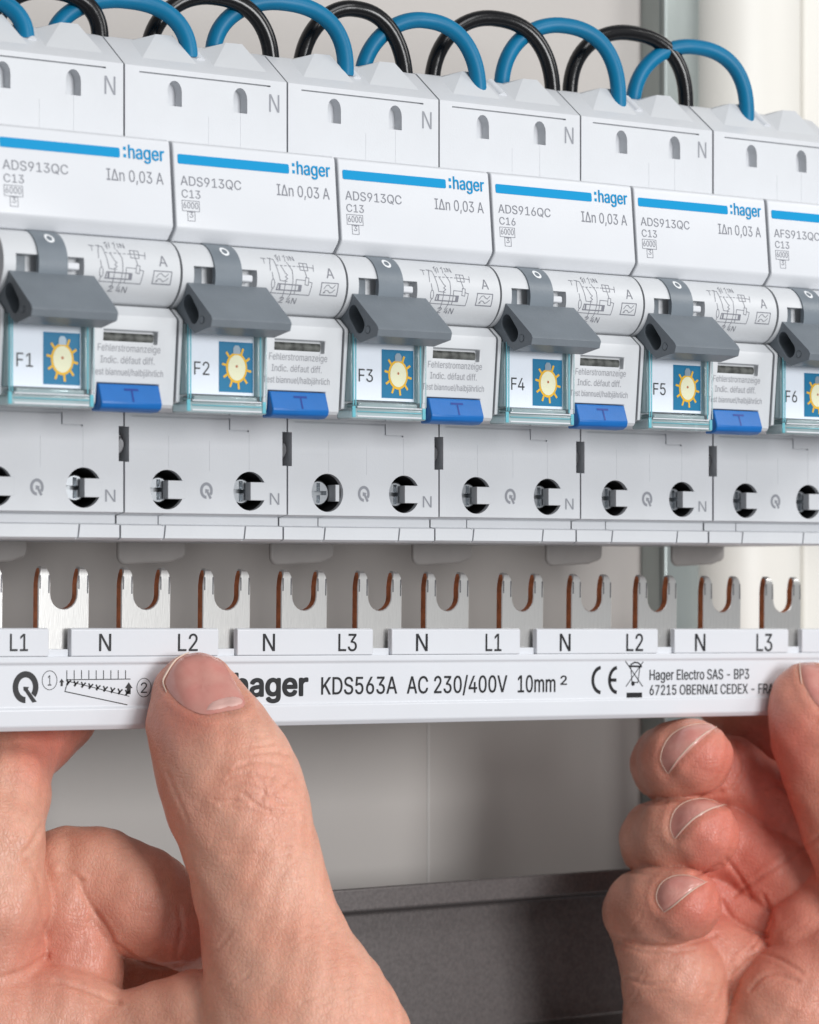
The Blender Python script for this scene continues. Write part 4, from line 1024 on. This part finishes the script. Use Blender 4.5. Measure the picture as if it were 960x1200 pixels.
# ---- right hand: thumb in front of the strip, three curled fingertips below it
dR = dbar(940)
RH = Hand()
RH.chain([(948,822,dR-8,46), (962,858,dR-10,55), (984,908,dR-13,60), (1010,970,dR-16,64), (1045,1050,dR-17,76), (1075,1150,dR-14,100), (1090,1260,dR-10,130)], 4.0, 0.85)
RH.chain([(1010,985,dR+4,52), (955,935,dR+14,48), (905,880,dR+20,44), (870,830,dR+22,42), (840,795,dR+22,38)], 3.0)
dM = dR-22.0     # curled fingertips reach towards the viewer
RH.chain([(985,1010,dR-2,56), (915,955,dR+4,50), (850,912,dR+6,48), (800,902,dR+3,46)], 2.2)
RH.chain([(796,900,dR+2,46), (786,896,dR-8,44), (796,892,dR-16,45.5), (815,888,dR-20,44)], 2.2)
RH.chain([(985,1080,dR-6,62), (915,1024,dR-1,54), (850,990,dR+2,50), (795,990,dR-1,48)], 2.2)
RH.chain([(788,990,dR-2,50), (776,986,dR-10,47), (795,981,dR-18,47), (823,979,dR-23,43.5)], 2.2)
RH.chain([(965,1190,dR-8,80), (880,1150,dR-6,58), (820,1120,dR-6,54), (772,1092,dR-7,50)], 2.2)
RH.chain([(765,1085,dR-9,50), (755,1068,dR-15,46), (775,1062,dR-21,46), (802,1060,dR-26,43)], 2.2)
RH.chain([(800,1260,dR-6,80), (800,1200,dR-10,66), (790,1150,dR-14,58), (770,1105,dR-15,50)], 3.0)
RH.chain([(1000,1130,dR-14,76), (930,1180,dR-16,66), (900,1260,dR-16,80)], 4.0)
RH.chain([(1000,1060,dR-8,70), (960,1100,dR-10,64)], 4.0)
RH.join = 0.35
RH.chain([(985,1120,dR-2,62), (900,1082,dR+1,54), (830,1050,dR+3,48), (790,1060,dR-2,46)], 2.5)
cr = []
for pl in ([(745,934),(775,938),(810,936),(845,928)], [(735,1020),(770,1026),(810,1026),(845,1014)], [(852,1008),(868,1030),(880,1050)], [(846,1056),(862,1080),(900,1098)], [(720,1098),(760,1108),(800,1108),(838,1096)], [(862,872),(872,900),(858,926)]): cr.append((sq(pl), 2.6, 0.34))
for pl in ([(722,1104),(745,1114),(775,1118),(815,1112)], [(734,1146),(760,1154),(790,1150)], [(858,1140),(880,1120),(900,1106)], [(866,1124),(890,1100),(902,1075)]): cr.append((sq(pl), 2.0, 0.3))
for pl in ([(860,1050),(900,1022),(940,996),(960,980)], [(855,1142),(878,1118),(905,1120),(940,1140)], [(880,1160),(900,1142),(935,1150)], [(895,1050),(905,1080),(890,1110)], [(926,930),(912,920),(900,925)], [(742,936),(760,942),(780,940)]): cr.append((sq(pl), 2.2, 0.32))
for i in range(40):
    cu, cv = rn.uniform(730, 950), rn.uniform(1080, 1200); a = rn.uniform(-1.1, 0.3); ln = rn.uniform(8, 24)
    cr.append(([(cu-ln*math.cos(a), cv-ln*math.sin(a)), (cu, cv+rn.uniform(-2, 2)), (cu+ln*math.cos(a), cv+ln*math.sin(a))], 1.6, 0.07))
flushR = [(830,890,40,0.55), (840,985,40,0.55), (815,1065,40,0.50), (940,860,60,0.35), (900,880,40,0.6), (900,960,60,0.45), (880,1040,60,0.4), (940,1100,70,0.3), (760,890,40,0.2)]
def tipnail(cuticle, free):
    return smooth_line(cuticle + free, 40, True)
nailR = [dict(name="fingernail", cuticle=smooth_line([(783,906),(775,890),(781,870),(796,856),(818,849),(840,851)], 18), outline=smooth_line([(783,906),(775,890),(781,870),(796,856),(818,849),(840,851),(828,862),(812,876),(798,890)], 45, True), edge=smooth_line([(784,906),(796,889),(812,872),(828,859),(842,851)], 16), range=(dR-50, dR+10), lift=0.25, edge_r=0.15),
         dict(name="fingernail", cuticle=smooth_line([(791,983),(786,968),(792,950),(806,940),(826,937),(850,943)], 18), outline=smooth_line([(791,983),(786,968),(792,950),(806,940),(826,937),(850,943),(832,950),(815,960),(802,972)], 45, True), edge=smooth_line([(792,983),(802,971),(815,959),(832,949),(852,943)], 16), range=(dR-50, dR+10), lift=0.25, edge_r=0.15),
         dict(name="fingernail", cuticle=smooth_line([(778,1068),(770,1054),(774,1038),(788,1028),(808,1027),(826,1034)], 18), outline=smooth_line([(778,1068),(770,1054),(774,1038),(788,1028),(808,1027),(826,1034),(812,1043),(798,1054),(787,1063)], 45, True), edge=smooth_line([(779,1069),(789,1062),(800,1053),(814,1042),(828,1034)], 16), range=(dR-55, dR+10), lift=0.25, edge_r=0.15),
         dict(name="thumbnail", outline=smooth_line([(939,773),(958,780),(978,800),(990,830),(984,842),(966,834),(950,815),(941,795)], 40, True), edge=smooth_line([(938,770),(938,786),(940,802)], 8), range=(dR-40, dR+10), lift=0.4, edge_r=0.16)]
lo = (34.0, -108.0, dR-52.0); hi = (104.0, -14.0, dR+36.0)
org = to_world(V3(960, 1215, dR-10))
make_hand(RH, "hand", "bare right hand with three curled fingertips under the busbar and thumb on it", lo, hi, 0.45, cr, flushR, nailR, org, 0.24)
